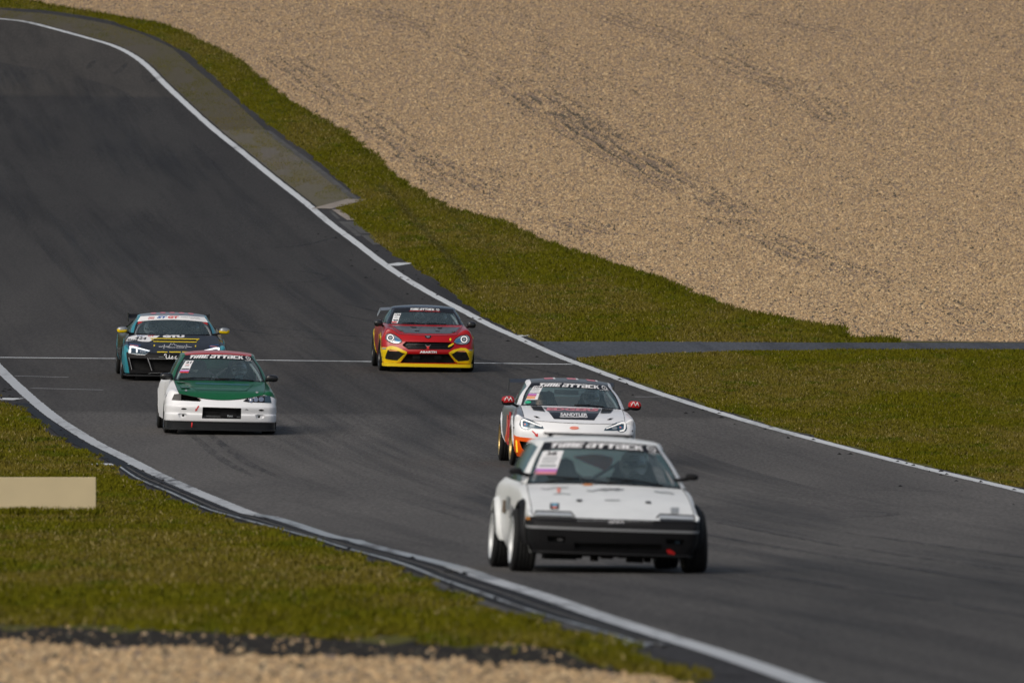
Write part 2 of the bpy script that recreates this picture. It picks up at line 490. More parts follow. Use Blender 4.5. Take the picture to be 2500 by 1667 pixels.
# ---- surface materials
def ramp(t, fac, stops):
    r = t.nodes.new('ShaderNodeValToRGB')
    while len(r.color_ramp.elements) > 1: r.color_ramp.elements.remove(r.color_ramp.elements[0])
    for i, (p, c) in enumerate(stops):
        e = r.color_ramp.elements[0] if i == 0 else r.color_ramp.elements.new(p)
        e.position = p; e.color = (*c, 1) if len(c) == 3 else c
    t.links.new(fac, r.inputs[0])
    return r.outputs[0]
def noise(t, vec, scale, detail=4, rough=.55, dist=0.):
    n = t.nodes.new('ShaderNodeTexNoise')
    n.inputs['Scale'].default_value = scale; n.inputs['Detail'].default_value = detail
    n.inputs['Roughness'].default_value = rough; n.inputs['Distortion'].default_value = dist
    t.links.new(vec, n.inputs['Vector'])
    return n.outputs['Fac']
def mapping(t, scale, rot=0.):
    tc = t.nodes.new('ShaderNodeTexCoord'); mp = t.nodes.new('ShaderNodeMapping')
    if rot:          # turn first, then stretch
        mp.vector_type = 'TEXTURE'; scale = tuple(1 / v for v in scale)
    mp.inputs['Scale'].default_value = scale; mp.inputs['Rotation'].default_value = (0, 0, rot)
    t.links.new(tc.outputs['Object'], mp.inputs['Vector'])
    return mp.outputs[0]
def mixc(t, fac, a, b, mode='MIX'):
    m = t.nodes.new('ShaderNodeMix'); m.data_type = 'RGBA'; m.blend_type = mode
    for s, v in ((0, fac), (6, a), (7, b)):
        if isinstance(v, (int, float)): m.inputs[s].default_value = v
        elif isinstance(v, tuple): m.inputs[s].default_value = (*v, 1)
        else: t.links.new(v, m.inputs[s])
    return m.outputs[2]
def bump(t, b, h, strength, dist):
    bp = t.nodes.new('ShaderNodeBump'); bp.inputs['Strength'].default_value = strength; bp.inputs['Distance'].default_value = dist
    t.links.new(h, bp.inputs['Height']); t.links.new(bp.outputs[0], b.inputs['Normal'])

def asphalt(name, base, sections=False, rough=.85):
    m, t, b = nodes_of(name)
    fine = noise(t, mapping(t, (22, 2.2, 1)), 1.0, 6, .75)
    big = noise(t, mapping(t, (.35, .035, 1)), 1.0, 3, .5, .4)
    streak = noise(t, mapping(t, (1.6, .018, 1), .075), 1.0, 4, .6, .2)
    c = mixc(t, ramp(t, fine, [(.30, (0, 0, 0)), (.70, (1, 1, 1))]), tuple(v * .55 for v in base), tuple(v * 1.45 for v in base))
    c = mixc(t, ramp(t, big, [(.3, (.82, .82, .83)), (.7, (1.12, 1.11, 1.09))]), c, c) if False else mixc(t, 1.0, c, ramp(t, big, [(.32, (.74, .74, .75)), (.66, (1, 1, 1))]), 'MULTIPLY')
    c = mixc(t, 1.0, c, ramp(t, streak, [(.33, (.72, .72, .73)), (.52, (1, 1, 1))]), 'MULTIPLY')
    if sections:     # three tarmac lays of different age; vignette darkening painted in, near and far
        tc = t.nodes.new('ShaderNodeTexCoord'); sp = t.nodes.new('ShaderNodeSeparateXYZ')
        t.links.new(tc.outputs['Object'], sp.inputs[0])
        mr = t.nodes.new('ShaderNodeMapRange'); mr.inputs['From Min'].default_value = 60; mr.inputs['From Max'].default_value = 400
        t.links.new(sp.outputs['Y'], mr.inputs['Value'])
        f = lambda y: (y - 60) / 340
        k = ramp(t, mr.outputs[0], [(f(60), (.66, .66, .66)), (f(110), (.78, .78, .78)), (f(150), (1, 1, 1)), (f(204.7), (.92, .92, .92)), (f(205.0), (.60, .60, .60)), (f(236), (.60, .595, .59)), (f(300), (.40, .40, .40)), (f(356.5), (.37, .37, .37)), (f(357.5), (.56, .54, .50))])
        c = mixc(t, 1.0, c, k, 'MULTIPLY')
    t.links.new(c, b.inputs['Base Color'])
    b.inputs['Roughness'].default_value = rough
    b.inputs['Specular IOR Level'].default_value = .14
    bump(t, b, fine, .35, .01)
    MATS[name] = m
asphalt('asphalt', (.119, .112, .104), True)
asphalt('margin_asphalt', (.048, .046, .046))
asphalt('path_asphalt', (.085, .092, .105))

def line_mat(name, base, wear):
    m, t, b = nodes_of(name)
    n1 = noise(t, mapping(t, (7, .8, 1)), 1.0, 6, .7)
    n2 = noise(t, mapping(t, (.9, .08, 1)), 1.0, 3, .5)
    ad = t.nodes.new('ShaderNodeMath'); ad.operation = 'ADD'
    t.links.new(n1, ad.inputs[0]); t.links.new(n2, ad.inputs[1])
    c = ramp(t, ad.outputs[0], [(wear - .10, (.10, .10, .10)), (wear, tuple(v * .72 for v in base)), (wear + .2, base)])
    r = t.nodes.new('ShaderNodeMapRange')
    t.links.new(c, b.inputs['Base Color']); b.inputs['Roughness'].default_value = .6
    MATS[name] = m
line_mat('line_white', (.60, .62, .62), .76)
line_mat('line_left', (.46, .48, .49), .84)
line_mat('line_worn', (.30, .33, .35), .90)
line_mat('line_thin', (.34, .34, .34), .80)

def ground_mat(name, stops, sc, rough=.95):
    m, t, b = nodes_of(name)
    n1 = noise(t, mapping(t, (sc, sc * .25, sc)), 1.0, 8, .7)
    t.links.new(ramp(t, n1, stops), b.inputs['Base Color'])
    b.inputs['Roughness'].default_value = rough; b.inputs['Specular IOR Level'].default_value = .15
    bump(t, b, n1, .6, .03)
    MATS[name] = m
ground_mat('turf_soil', [(.3, (.055, .052, .007)), (.55, (.090, .086, .011)), (.75, (.12, .108, .02))], 2.)
ground_mat('gravel_bed', [(.3, (.16, .115, .080)), (.55, (.30, .22, .155)), (.75, (.38, .29, .21))], 9.)
ground_mat('dark_soil', [(.3, (.009, .008, .006)), (.55, (.024, .019, .013)), (.75, (.055, .042, .028))], 5.)
ground_mat('verge_dirt', [(.3, (.045, .038, .026)), (.6, (.085, .07, .042)), (.8, (.09, .085, .03))], 1.6)

def kerb_mat(name, dry, moss):
    m, t, b = nodes_of(name)
    br = t.nodes.new('ShaderNodeTexBrick')
    br.inputs['Scale'].default_value = 1.0
    br.inputs['Brick Width'].default_value = .16; br.inputs['Row Height'].default_value = .9; br.inputs['Mortar Size'].default_value = .04
    br.inputs['Color1'].default_value = (*dry, 1); br.inputs['Color2'].default_value = (*[v * .85 for v in dry], 1)
    br.inputs['Mortar'].default_value = (*[v * .84 for v in dry], 1)
    t.links.new(mapping(t, (1, 1, 1), -.06), br.inputs['Vector'])
    n1 = noise(t, mapping(t, (.8, .07, 1)), 1.0, 5, .6)
    c = mixc(t, ramp(t, n1, [(.36, (0, 0, 0)), (.60, (.8, .8, .8))]), br.outputs['Color'], moss)
    t.links.new(c, b.inputs['Base Color']); b.inputs['Roughness'].default_value = .85
    MATS[name] = m
kerb_mat('kerb_pavers', (.122, .104, .078), (.092, .080, .030))
kerb_mat('kerb_pavers_mossy', (.078, .062, .036), (.066, .054, .020))
ground_mat('kerb_concrete', [(.3, (.06, .058, .056)), (.6, (.10, .098, .094)), (.8, (.16, .15, .145))], 3., .85)
ground_mat('slab_pale', [(.3, (.22, .19, .16)), (.6, (.32, .28, .24))], 3., .85)
def skid_mat():
    m = bpy.data.materials.new('skid_rubber'); m.use_nodes = True
    t = m.node_tree; b = t.nodes['Principled BSDF']
    b.inputs['Base Color'].default_value = (.018, .018, .019, 1); b.inputs['Roughness'].default_value = .7
    n1 = noise(t, mapping(t, (6, .35, 1)), 1.0, 5, .7)
    mr = t.nodes.new('ShaderNodeMapRange'); mr.inputs['From Min'].default_value = .35; mr.inputs['From Max'].default_value = .8
    mr.inputs['To Min'].default_value = 0; mr.inputs['To Max'].default_value = .55
    t.links.new(n1, mr.inputs['Value']); t.links.new(mr.outputs[0], b.inputs['Alpha'])
    MATS['skid_rubber'] = m
skid_mat()
def attr_mat(name, rough=.85, spec=.2, trans=0.):
    m, t, b = nodes_of(name)
    a = t.nodes.new('ShaderNodeAttribute'); a.attribute_name = 'tint'
    t.links.new(a.outputs['Color'], b.inputs['Base Color'])
    b.inputs['Roughness'].default_value = rough; b.inputs['Specular IOR Level'].default_value = spec
    MATS[name] = m
attr_mat('grass_blades', .85, .08)
attr_mat('gravel_stones', .9, .15)

# ---- sheets
def span(a, b, s): return [float(v) for v in np.arange(a, b + 1e-6, s)]
ys_all = span(-400, -60, 40) + span(-50, 40, 5) + span(42, 440, 2) + span(450, 600, 15) + span(650, 2500, 120)
v, f = [], []
xs_g = [-900, -400, -200, -100, -60, -45, -30, -20, -12, -6, 0, 6, 12, 20, 30, 45, 60, 100, 200, 400, 900]
for y in ys_all:
    for x in xs_g: v.append((x, y, float(gz(x, y))))
nx = len(xs_g)
for r in range(len(ys_all) - 1):
    for c in range(nx - 1):
        a = r * nx + c; f.append((a, a + 1, a + nx + 1, a + nx))
tag(mesh_obj('ground', v, f, 'turf_soil', None, True), kind='structure')

YR = span(20, 388, 1.0)
road = sheet('road', YR, lambda y: xL(y) - .05, lambda y: xR(y) + .05, .020, 'asphalt', 8)
margin = sheet('track_margin', span(20, 398, 1.0), lambda y: xR(y) + .0501, lambda y: xRG(y) if y > 243.3 else xR(y) + .17 + .10 * math.sin(y * .9) * math.sin(y * .23), .016, 'margin_asphalt', 3)
sheet('left_margin', span(20, 386, 1.0), lambda y: xLG(y) + .06 * math.sin(y * 1.3) + .05 * math.sin(y * .41), lambda y: xL(y) - .0501, .016, 'margin_asphalt', 3)
sheet('gravel_trap', span(245.4, 397.4, 1.0), lambda y: xG(y), lambda y: 48, .012, 'gravel_bed', 14)
v, f = [], []
XP = span(-.2, 1, .2) + span(1.5, 60, 1.5)
for x in XP:
    a, b_ = float(yPN(x)) + .25 * math.sin(x * 3.1) * math.sin(x * 1.3), float(yPF(x)) + .18 * math.sin(x * 2.3 + 1) * math.sin(x * .9)
    for k in range(7):
        y = a + (b_ - a) * k / 6; v.append((x, y, float(gz(x, y)) + .0088 * (1 if x > 1.3 else .3)))
for i in range(len(XP) - 1):
    for k in range(6): f.append((i*7+k, i*7+7+k, i*7+8+k, i*7+k+1))
tag(mesh_obj('service_path', v, f, 'path_asphalt', None, True), kind='structure')
for nm, y0f, y1f, mat, dz in (('soil_strip', lambda x: float(yFV(x)) - .6, lambda x: float(yFG(x)) - .3 + 1.1 * math.sin(5.1 * x) * math.sin(2.3 * x + 1) + .9 * math.sin(12.7 * x) * math.sin(3.1 * x), 'dark_soil', .010), ('near_gravel', lambda x: 30., lambda x: float(yFV(x)) - .3 + 1.0 * math.sin(6.3 * x + 2) * math.sin(2.9 * x) + .6 * math.sin(14.1 * x), 'gravel_bed', .014)):
    v, f = [], []
    XX = span(-30, -6, 2) + span(-5.5, 1.2, .06)
    for x in XX:
        a, b_ = y0f(x), y1f(x)
        for k in range(25):
            y = a + (b_ - a) * k / 24; v.append((x, y, float(gz(x, y)) + dz * LIFT))
    for i in range(len(XX) - 1):
        for k in range(24): f.append((i*25+k, i*25+25+k, i*25+26+k, i*25+k+1))
    tag(mesh_obj(nm, v, f, mat, None, True), kind='structure')

# painted markings, children of the road
ribbon('edge_line', [p for p in RLINE if p[1] < 392], .20 + .012 * np.sin(np.arange(500) * 1.7) * np.sin(np.arange(500) * .37) + RNG.normal(0, .006, 500), .026, 'line_white', road, 500)
ribbon('edge_line', [p for p in LLINE if p[1] < 300 and p[1] > 146], .215 + RNG.normal(0, .008, 300), .0262, 'line_left', road, 300)
ribbon('edge_line', [p for p in LLINE if 108 < p[1] < 149], .17, .0262, 'line_worn', road, 120)
ribbon('edge_line', [p for p in LLINE if p[1] < 119], .20, .0262, 'line_left', road, 200)
ribbon('finish_line', [(-10.2, 232.2), (-5, 232.15), (1.15, 231.6)], .30, .0264, 'line_white', road, 40)
for a, b_ in (((-9.02, 222.8), (-8.04, 222.4)), ((-8.49, 216.7), (-7.2, 216.2)), ((2.15, 215.4), (2.75, 215.6))):
    ribbon('grid_mark', [a, b_], .13, .0264, 'line_thin', road)
for x, y, w, l in ((-2.62, 281.9, .40, 1.5), (-8.75, 211.2, .55, .9), (-5.85, 178.6, .55, .9), (.22, 246.1, .25, 1.0)):
    ribbon('margin_mark', [(x - w/2, y + .05), (x + w/2, y - .05)], l, .030, 'line_white', road)
random.seed(3)
SK = [[(-9.0, 280), (-6.2, 279), (-4.6, 277.5), (-4.1, 275), (-4.6, 272.5), (-6.4, 271)],
      [(-8.5, 278), (-6.9, 277), (-6.4, 275.5), (-7.2, 274.2), (-8.4, 273.7)],
      [(3.9, 154.5), (4.5, 154.2), (4.75, 152.6), (4.5, 151), (3.9, 150.2)], [(4.6, 168.2), (6.1, 167.2)],
      [(-3.0, 264), (-2.0, 256), (-.6, 248)], [(-3.6, 262), (-2.2, 254.5), (-.2, 245.5)],
      [(-4.0, 258), (-2.5, 251), (-.5, 242)], [(-6.8, 252), (-5.0, 246), (-2.4, 240)], [(-5.2, 250), (-3.2, 245), (-1.0, 240.6)], [(-2.1, 240), (-.6, 234), (.2, 228)], [(-1.2, 236), (0.4, 229), (1.5, 222)],
      [(-5.4, 200), (-4.3, 182), (-3.6, 172)], [(-5.1, 200), (-4.0, 182), (-3.2, 171)], [(2.4, 146), (3.8, 128), (5.6, 108)], [(2.0, 140), (3.6, 120), (4.8, 104)],
      [(1.4, 122), (3.2, 104), (4.2, 92)], [(3.8, 140), (5.6, 121), (6.5, 108)], [(-11.6, 370), (-11.8, 365.5)], [(-12.6, 371), (-12.7, 367.6)], [(-10.3, 366.5), (-10.7, 362.5)], [(-4.0, 296.5), (-4.9, 291), (-5.6, 289.5)], [(2.0, 219), (1.2, 206), (.9, 198)]]
for i, p in enumerate(SK):
    n = 60; w = np.sin(np.linspace(.05, math.pi - .05, n)) ** .4 * (.16 if i not in (16, 17, 18) else .24)
    q = smooth(p, n) if len(p) > 2 else crv(p, 12)
    ribbon('skid_mark', p, w if len(p) > 2 else np.sin(np.linspace(.1, math.pi - .1, 12)) ** .5 * .2, .0285 + .0004 * i, 'skid_rubber', road, n)

def rubber_mat():
    m = bpy.data.materials.new('rubbered_line'); m.use_nodes = True
    t = m.node_tree; b = t.nodes['Principled BSDF']
    b.inputs['Base Color'].default_value = (.022, .022, .022, 1); b.inputs['Roughness'].default_value = .65
    n1 = noise(t, mapping(t, (2.6, .022, 1), .075), 1.0, 5, .65); n2 = noise(t, mapping(t, (.5, .02, 1)), 1.0, 2, .5)
    mu = t.nodes.new('ShaderNodeMath'); mu.operation = 'MULTIPLY'; t.links.new(n1, mu.inputs[0]); t.links.new(n2, mu.inputs[1])
    mr = t.nodes.new('ShaderNodeMapRange'); mr.inputs['From Min'].default_value = .22; mr.inputs['From Max'].default_value = .42; mr.inputs['To Max'].default_value = .34
    t.links.new(mu.outputs[0], mr.inputs['Value']); t.links.new(mr.outputs[0], b.inputs['Alpha'])
    MATS['rubbered_line'] = m
rubber_mat()
ribbon('rubbered_line', [(-20, 376), (-15.2, 362), (-12.2, 340), (-9.6, 310), (-6.8, 275), (-4.2, 240), (-1.6, 205), (.9, 170), (3.0, 140), (4.5, 110), (5.4, 80), (6, 50)], np.interp(np.linspace(0, 1, 300), [0, .1, .9, 1], [2, 6.4, 6.4, 5]), .0275, 'rubbered_line', road, 300)

# right-hand kerb of pavers, its stone edging and the broken concrete run
kerb = sheet('kerb', span(309, 390, .75), lambda y: xR(y) + .16, lambda y: max(xR(y) + .2, min(xKO(y), xKO(313.1) - (313.1 - y) * .1739) if y > 313.1 else -3.98 - (313.1 - y) * .176), .045, 'kerb_pavers', 6)
tag(kerb, kind='structure')
kerb.data.materials.append(MATS['kerb_pavers_mossy'])
for p in kerb.data.polygons:
    if p.center.y > 343.5: p.material_index = 1
ribbon('edging_stone', [p for p in KERBOUT if p[1] < 345], .20, .052, 'kerb_concrete', kerb, 60, .03)
ribbon('edging_stone', [(-3.95, 313.1), (-4.78, 308.5)], .5, .054, 'slab_pale', kerb, 20, .03)
def q_strip(nm, pts, w, mat, dz=.03): return ribbon(nm, pts, w, dz, mat, margin, 30, .02)
q_strip('kerb_slab', [(-4.42, 308.2), (-3.96, 303.2)], .20, 'slab_pale', .05)
q_strip('kerb_slab', [(-4.0, 302.4), (-3.52, 296.6)], .24, 'kerb_concrete', .046)
q_strip('kerb_slab', [(-3.52, 296.2), (-3.15, 291.2)], .26, 'kerb_concrete', .046)
q_strip('kerb_slab', [(-4.20, 302.6), (-3.66, 295.6)], .14, 'kerb_concrete', .034)
q_strip('kerb_slab', [(-4.55, 307.6), (-4.28, 303.8)], .08, 'kerb_concrete', .036)

# left-hand rumble kerb: long ridges beside the line
rumble = sheet('rumble_kerb', span(77, 212, 1.0), lambda y: xL(y) - .16 - .75 * max(0, (xL(y) - xLG(y) - .20)), lambda y: xL(y) - .15, .028, 'margin_asphalt', 4)
def off_l(y, fr): return float(xL(y) - .15 - fr * max(.02, xL(y) - xLG(y) - .18))
for k, fr in enumerate((.08, .20, .32, .44, .56, .68)):
    ribbon('ridge', [(off_l(y, fr), y) for y in np.arange(170 if k in (1, 4) else 86, 212, 3.)], .030, .050, 'black_plastic', rumble, 260, .03)
for fr, w_, mt in ((.30, .03, 'kerb_concrete'), (.58, .035, 'line_worn')):
    ribbon('ridge', [(off_l(y, fr + .02 * math.sin(y * .3)), y) for y in np.arange(84, 178, 3.)], w_, .054, mt, rumble, 260, .03)
ribbon('kerb_end', [(1.02, 84.6), (.72, 85.0)], .25, .05, 'line_worn', rumble, 12, .03)
ribbon('edging_stone', [(float(xLG(y) + .10), y) for y in np.arange(84, 110, 3.)], .10, .036, 'kerb_concrete', rumble, 120, .03)

# ------------------------------------------------------------------ scatter: grass blades, gravel
def vnoise(x, y, seed=0):
    xi = np.floor(x).astype(np.int64); yi = np.floor(y).astype(np.int64); fx = x - xi; fy = y - yi
    fx = fx*fx*(3-2*fx); fy = fy*fy*(3-2*fy)
    def h(a, b):
        n = (a * 374761393 + b * 668265263 + seed * 974711) & 0xffffffff
        n = ((n ^ (n >> 13)) * 1274126177) & 0xffffffff
        return ((n ^ (n >> 16)) & 0xffff) / 65535.
    return (h(xi, yi)*(1-fx) + h(xi+1, yi)*fx)*(1-fy) + (h(xi, yi+1)*(1-fx) + h(xi+1, yi+1)*fx)*fy
def fbm(x, y, seed=0, o=4):
    s, a, t = 0, .5, 0
    for k in range(o):
        s = s + a * vnoise(x * 2**k, y * 2**k, seed + k); t += a; a *= .5
    return s / t

def tri_soup(name, V, col, mat, vper, faces_local, smooth=False):
    """V: (n, vper, 3); one small piece per row"""
    n = len(V)
    me = bpy.data.meshes.new(name)
    fl = np.array(faces_local); nf = len(fl)
    me.vertices.add(n * vper); me.vertices.foreach_set('co', V.astype(np.float32).ravel())
    idx = (np.arange(n)[:, None, None] * vper + fl[None]).astype(np.int32).ravel()
    me.loops.add(n * nf * 3); me.loops.foreach_set('vertex_index', idx)
    me.polygons.add(n * nf); me.polygons.foreach_set('loop_start', np.arange(0, n * nf * 3, 3, dtype=np.int32))
    me.polygons.foreach_set('loop_total', np.full(n * nf, 3, dtype=np.int32))
    at = me.attributes.new('tint', 'FLOAT_COLOR', 'POINT')
    c4 = np.ones((n, vper, 4), np.float32); c4[:, :, :3] = col if col.ndim == 3 else col[:, None, :]
    at.data.foreach_set('color', c4.ravel())
    me.materials.append(MATS[mat]); me.update(); me.validate()
    o = bpy.data.objects.new(name, me); COL.objects.link(o)
    return o

def visible_x(y, side=3.0): return 1250 * y / 30000 + side
def grass_patch(name, label, n, x0, x1, y0, y1, inside, h=(.035, .085), seed=1):
    r = np.random.default_rng(seed)
    x = r.uniform(x0, x1, n); y = r.uniform(y0, y1, n)
    ok = inside(x, y) & (np.abs(x) < visible_x(y)); x, y = x[ok], y[ok]
    n = len(x)
    clump = fbm(x * 1.7, y * .55, seed + 5)
    hh = r.uniform(h[0], h[1], n) * (.55 + 1.0 * clump)
    edge = inside.edge(x, y) if hasattr(inside, 'edge') else 0
    hh = hh * (1 + edge)
    w = r.uniform(.008, .020, n); an = r.normal(0, .7, n)
    lean = r.normal(0, .45, (n, 2)) * hh[:, None]
    dx, dy = np.cos(an) * w, np.sin(an) * w
    z = gz(x, y) + .0
    V = np.stack([np.stack([x - dx, y - dy, z], 1), np.stack([x + dx, y + dy, z], 1), np.stack([x + lean[:, 0], y + lean[:, 1], z + hh], 1)], 1)
    big = fbm(x * .55, y * .13, seed + 9); mid = fbm(x * 2.3, y * .7, seed + 13); rn = r.random(n)
    green = np.array([.112, .106, .004]); lush = np.array([.076, .090, .004]); dry = np.array([.150, .114, .022]); straw = np.array([.34, .28, .11])
    t = np.clip((big - .40) * 4.5, 0, 1)[:, None]
    c = green * (1 - t) + (.35 * green + .65 * dry) * t
    u = np.clip((mid - .55) * 4, 0, 1)[:, None]; c = c * (1 - u) + lush * u
    e2 = np.clip(edge, 0, 1)[:, None] if np.ndim(edge) else 0
    c = c * (1 - .7 * e2) + lush * .75 * .7 * e2
    c = c * (.84 + .32 * r.random(n))[:, None]
    g_ = np.array([(-3.35, 319.1), (-2.82, 311.1), (-2.01, 296.6), (-1.37, 283.9), (-0.87, 269.7)])[::-1]     # a car has crossed the strip here
    for off in (0., 1.1):
        k = np.exp(-((x - np.interp(y, g_[:, 1], g_[:, 0]) - off) / .13) ** 2) * ((y > 268) & (y < 320)) * (.85 if off == 0 else .4)
        c = c * (1 - .55 * k[:, None]) + np.array([.045, .036, .018]) * .55 * k[:, None]; V[:, 2, 2] -= hh * .6 * k
    s = (rn < .03 + .09 * t[:, 0])[:, None]; c = np.where(s, straw * (.45 + .5 * r.random(n))[:, None], c)
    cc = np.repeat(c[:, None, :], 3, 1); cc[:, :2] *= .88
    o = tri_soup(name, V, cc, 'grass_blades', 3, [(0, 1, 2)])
    tag(o, label, 'grass', kind='stuff')
    return n

class Reg:
    def __init__(s, f, e=None):
        s.f = f
        if e: s.edge = e
    def __call__(s, x, y): return s.f(x, y)
wob = lambda y: .10 * np.sin(y * .83) + .07 * np.sin(y * 2.1 + 1)
reg_left = Reg(lambda x, y: (x < xLG(y) + .05 + wob(y) * .8) & (y > yFG(x) + .4 - 5.0 * (fbm(x * 2.4, y * .5, 3) - .42)))
ng = grass_patch('grass', 'dull olive grass on the verge left of the track', 620000, -13, 1.3, 76, 226, reg_left, (.022, .055), 21)
reg_up = Reg(lambda x, y: (x > xRG(y) - .02 + wob(y) * .5) & (x < xG(y) + .35 * (fbm(x * 2.2, y * .8, 8) - .35)) & (y > np.where(x > .4, yPF(x) - .1, 243)),
             lambda x, y: np.exp(-np.maximum(0, xG(y) - x) / .30) * .9)
ng += grass_patch('grass', 'olive grass strip between the kerb and the big gravel trap', 1350000, -20, 8.5, 243, 396, reg_up, (.026, .062), 22)
reg_low = Reg(lambda x, y: (x > xR(y) + .22 + wob(y) * .6) & (y < yPN(x) + .1))
ng += grass_patch('grass', 'flowery olive grass below the service path beside the track', 620000, 1.2, 14, 140, 242, reg_low, (.022, .055), 23)

RUTS = [[(-4.8, 391.9), (-2.39, 383.1), (-0.34, 367.5), (1.55, 353.9), (2.92, 337.6), (4.39, 322.4), (5.73, 308.6)], [(2.83, 391.1), (5.19, 381.6), (7.1, 368.5), (8.6, 360.1), (9.61, 346.0)], [(-0.73, 367.4), (0.56, 357.3), (2.13, 344.9), (3.77, 328.2)],
        [(-1.26, 370.8), (0.31, 359.8), (1.87, 343.0), (3.51, 326.2), (5.14, 312.6)], [(-2.67, 332.9), (-0.86, 317.5), (0.81, 307.7), (2.36, 297.5)], [(5.25, 306.4), (7.27, 283.6), (8.52, 275.2), (10.01, 251.3)], [(-7.09, 373.4), (-5.0, 356.5), (-3.35, 342.2), (-2.05, 329.1)], [(6.99, 391.6), (9.24, 387.0), (10.89, 382.3)]]
GTRACK = [(-3.35, 319.1), (-2.82, 311.1), (-2.01, 296.6), (-1.37, 283.9), (-0.87, 269.7)]
def stones(name, label, n, x0, x1, y0, y1, inside, size, seed, dark, streaks=True):
    r = np.random.default_rng(seed)
    x = r.uniform(x0, x1, n); y = r.uniform(y0, y1, n)
    ok = inside(x, y) & (np.abs(x) < visible_x(y)); x, y = x[ok], y[ok]; n = len(x)
    s = r.uniform(size[0], size[1], n) * (.8 + .5 * r.random(n) ** 3)
    z = gz(x, y) + .006
    an = r.uniform(0, 6.28, n)
    V = np.zeros((n, 5, 3))
    for k in range(4):
        a = an + k * math.pi / 2 + r.normal(0, .3, n); rr = s * r.uniform(.75, 1.2, n)
        V[:, k] = np.stack([x + np.cos(a) * rr, y + np.sin(a) * rr, z + r.uniform(-.01, .35, n) * s], 1)
    V[:, 4] = np.stack([x + r.normal(0, .3, n) * s, y + r.normal(0, .3, n) * s, z + s * r.uniform(.7, 1.25, n)], 1)
    base = np.array([.53, .362, .192]); b2 = np.array([.43, .302, .170]); b3 = np.array([.61, .45, .26])
    q = r.random(n)[:, None]
    c = np.where(q < .4, base, np.where(q < .75, b2, b3)) * r.uniform(.72, 1.15, n)[:, None]
    pd = np.full(n, dark)
    if streaks:      # rake tracks and weedy streaks that run along the trap
        u = x + .072 * (y - 300); w_ = fbm(u * 1.9, y * .022, seed + 2); w2 = fbm(u * 3.2, y * .16, seed + 6, 3)
        st = np.clip((w_ - .57) * 8, 0, 1) * np.clip((w2 - .42) * 4, 0, 1)
        pd = pd + .14 * st
        for tr in RUTS:
            q = np.array(tr); q = q[np.argsort(q[:, 1])]
            for off in (-.45, 0, .50):
                dd = np.abs(x + .05 * np.sin(y * .7) - np.interp(y, q[:, 1], q[:, 0]) - off)
                on = ((y > q[0, 1]) & (y < q[-1, 1])) * np.clip((fbm(x * .9, y * .13, 77) - .27) * 4.0, 0, 1)
                pd = pd + .42 * np.exp(-(dd / .075) ** 2) * on + .035 * np.exp(-(dd / .40) ** 2) * on
                V[:, :, 2] += (.03 * np.exp(-((dd - .20) / .08) ** 2) * on)[:, None]
    d = (r.random(n) < pd)[:, None]
    c = np.where(d, np.array([.085, .078, .060]) * r.uniform(.5, 1.5, n)[:, None], c)
    o = tri_soup(name, V, c, 'gravel_stones', 5, [(0, 1, 4), (1, 2, 4), (2, 3, 4), (3, 0, 4)])
    tag(o, label, 'gravel', kind='stuff')
    return n
ns = stones('gravel', 'tan gravel stones filling the big run-off trap', 690000, -17, 19, 245.6, 397.3, lambda x, y: x > xG(y) + .25 * (fbm(x * 2.2, y * .8, 8) - .5), (.017, .040), 31, .055)
ns += stones('gravel', 'blurred tan gravel at the near edge of the picture', 30000, -6.5, 1.2, 62, 89, lambda x, y: y < yFV(x) + 5.5 * (fbm(x * 2.6, y * .5, 4) - .45), (.014, .034), 32, .06, False)
ns += stones('gravel', 'stray stones lying on the dark soil strip', 2400, -6.5, 1.2, 76, 92, lambda x, y: (y < yFG(x) + .3) & (y > yFV(x)), (.009, .022), 33, .6, False)
ng += grass_patch('grass', 'taller grass tufts along the foot of the cream board', 5200, -9.2, -4.9, 145.9, 146.76, Reg(lambda x, y: x < 99), (.05, .12), 24)
reg_kerb = Reg(lambda x, y: (x > xR(y) + .2) & (x < xKO(y)) & (r_mask(x, y)))
def r_mask(x, y): return (fbm(x * 1.5, y * .2, 61) + .25 * np.clip((x - xR(y)) / np.maximum(.3, xKO(y) - xR(y)), 0, 1) + .10 * (y > 343)) > .60
ng += grass_patch('moss_grass', 'short brownish grass growing through the joints of the far kerb', 260000, -17, -3.9, 313, 390, reg_kerb, (.020, .040), 25)
def crumbs(n, seed):
    r = np.random.default_rng(seed)
    y = r.uniform(95, 300, n); left = r.random(n) < .5
    x = np.where(left, xL(y) - r.uniform(.1, .7, n), np.where(r.random(n) < .6, xR(y) + r.normal(0, .35, n), xR(y) + r.normal(0, .6, n)))
    ok = (x > xLG(y)) & (np.abs(x) < visible_x(y)); x, y = x[ok], y[ok]; n = len(x)
    s = r.uniform(.012, .038, n); z = gz(x, y) + .010; an = r.uniform(0, 6.28, n); V = np.zeros((n, 5, 3))
    for k in range(4):
        a = an + k * math.pi / 2; rr = s * r.uniform(.8, 2.2, n)
        V[:, k] = np.stack([x + np.cos(a) * rr, y + np.sin(a) * rr, z], 1)
    V[:, 4] = np.stack([x, y, z + s * .8], 1)
    o = tri_soup('rubber_crumbs', V, np.full((n, 3), .012) * r.uniform(.6, 2.5, n)[:, None], 'gravel_stones', 5, [(0, 1, 4), (1, 2, 4), (2, 3, 4), (3, 0, 4)])
    tag(o, 'black rubber crumbs lying off the racing line', 'rubber', kind='stuff')
crumbs(360, 51)
print('grass blades', ng, 'stones', ns)

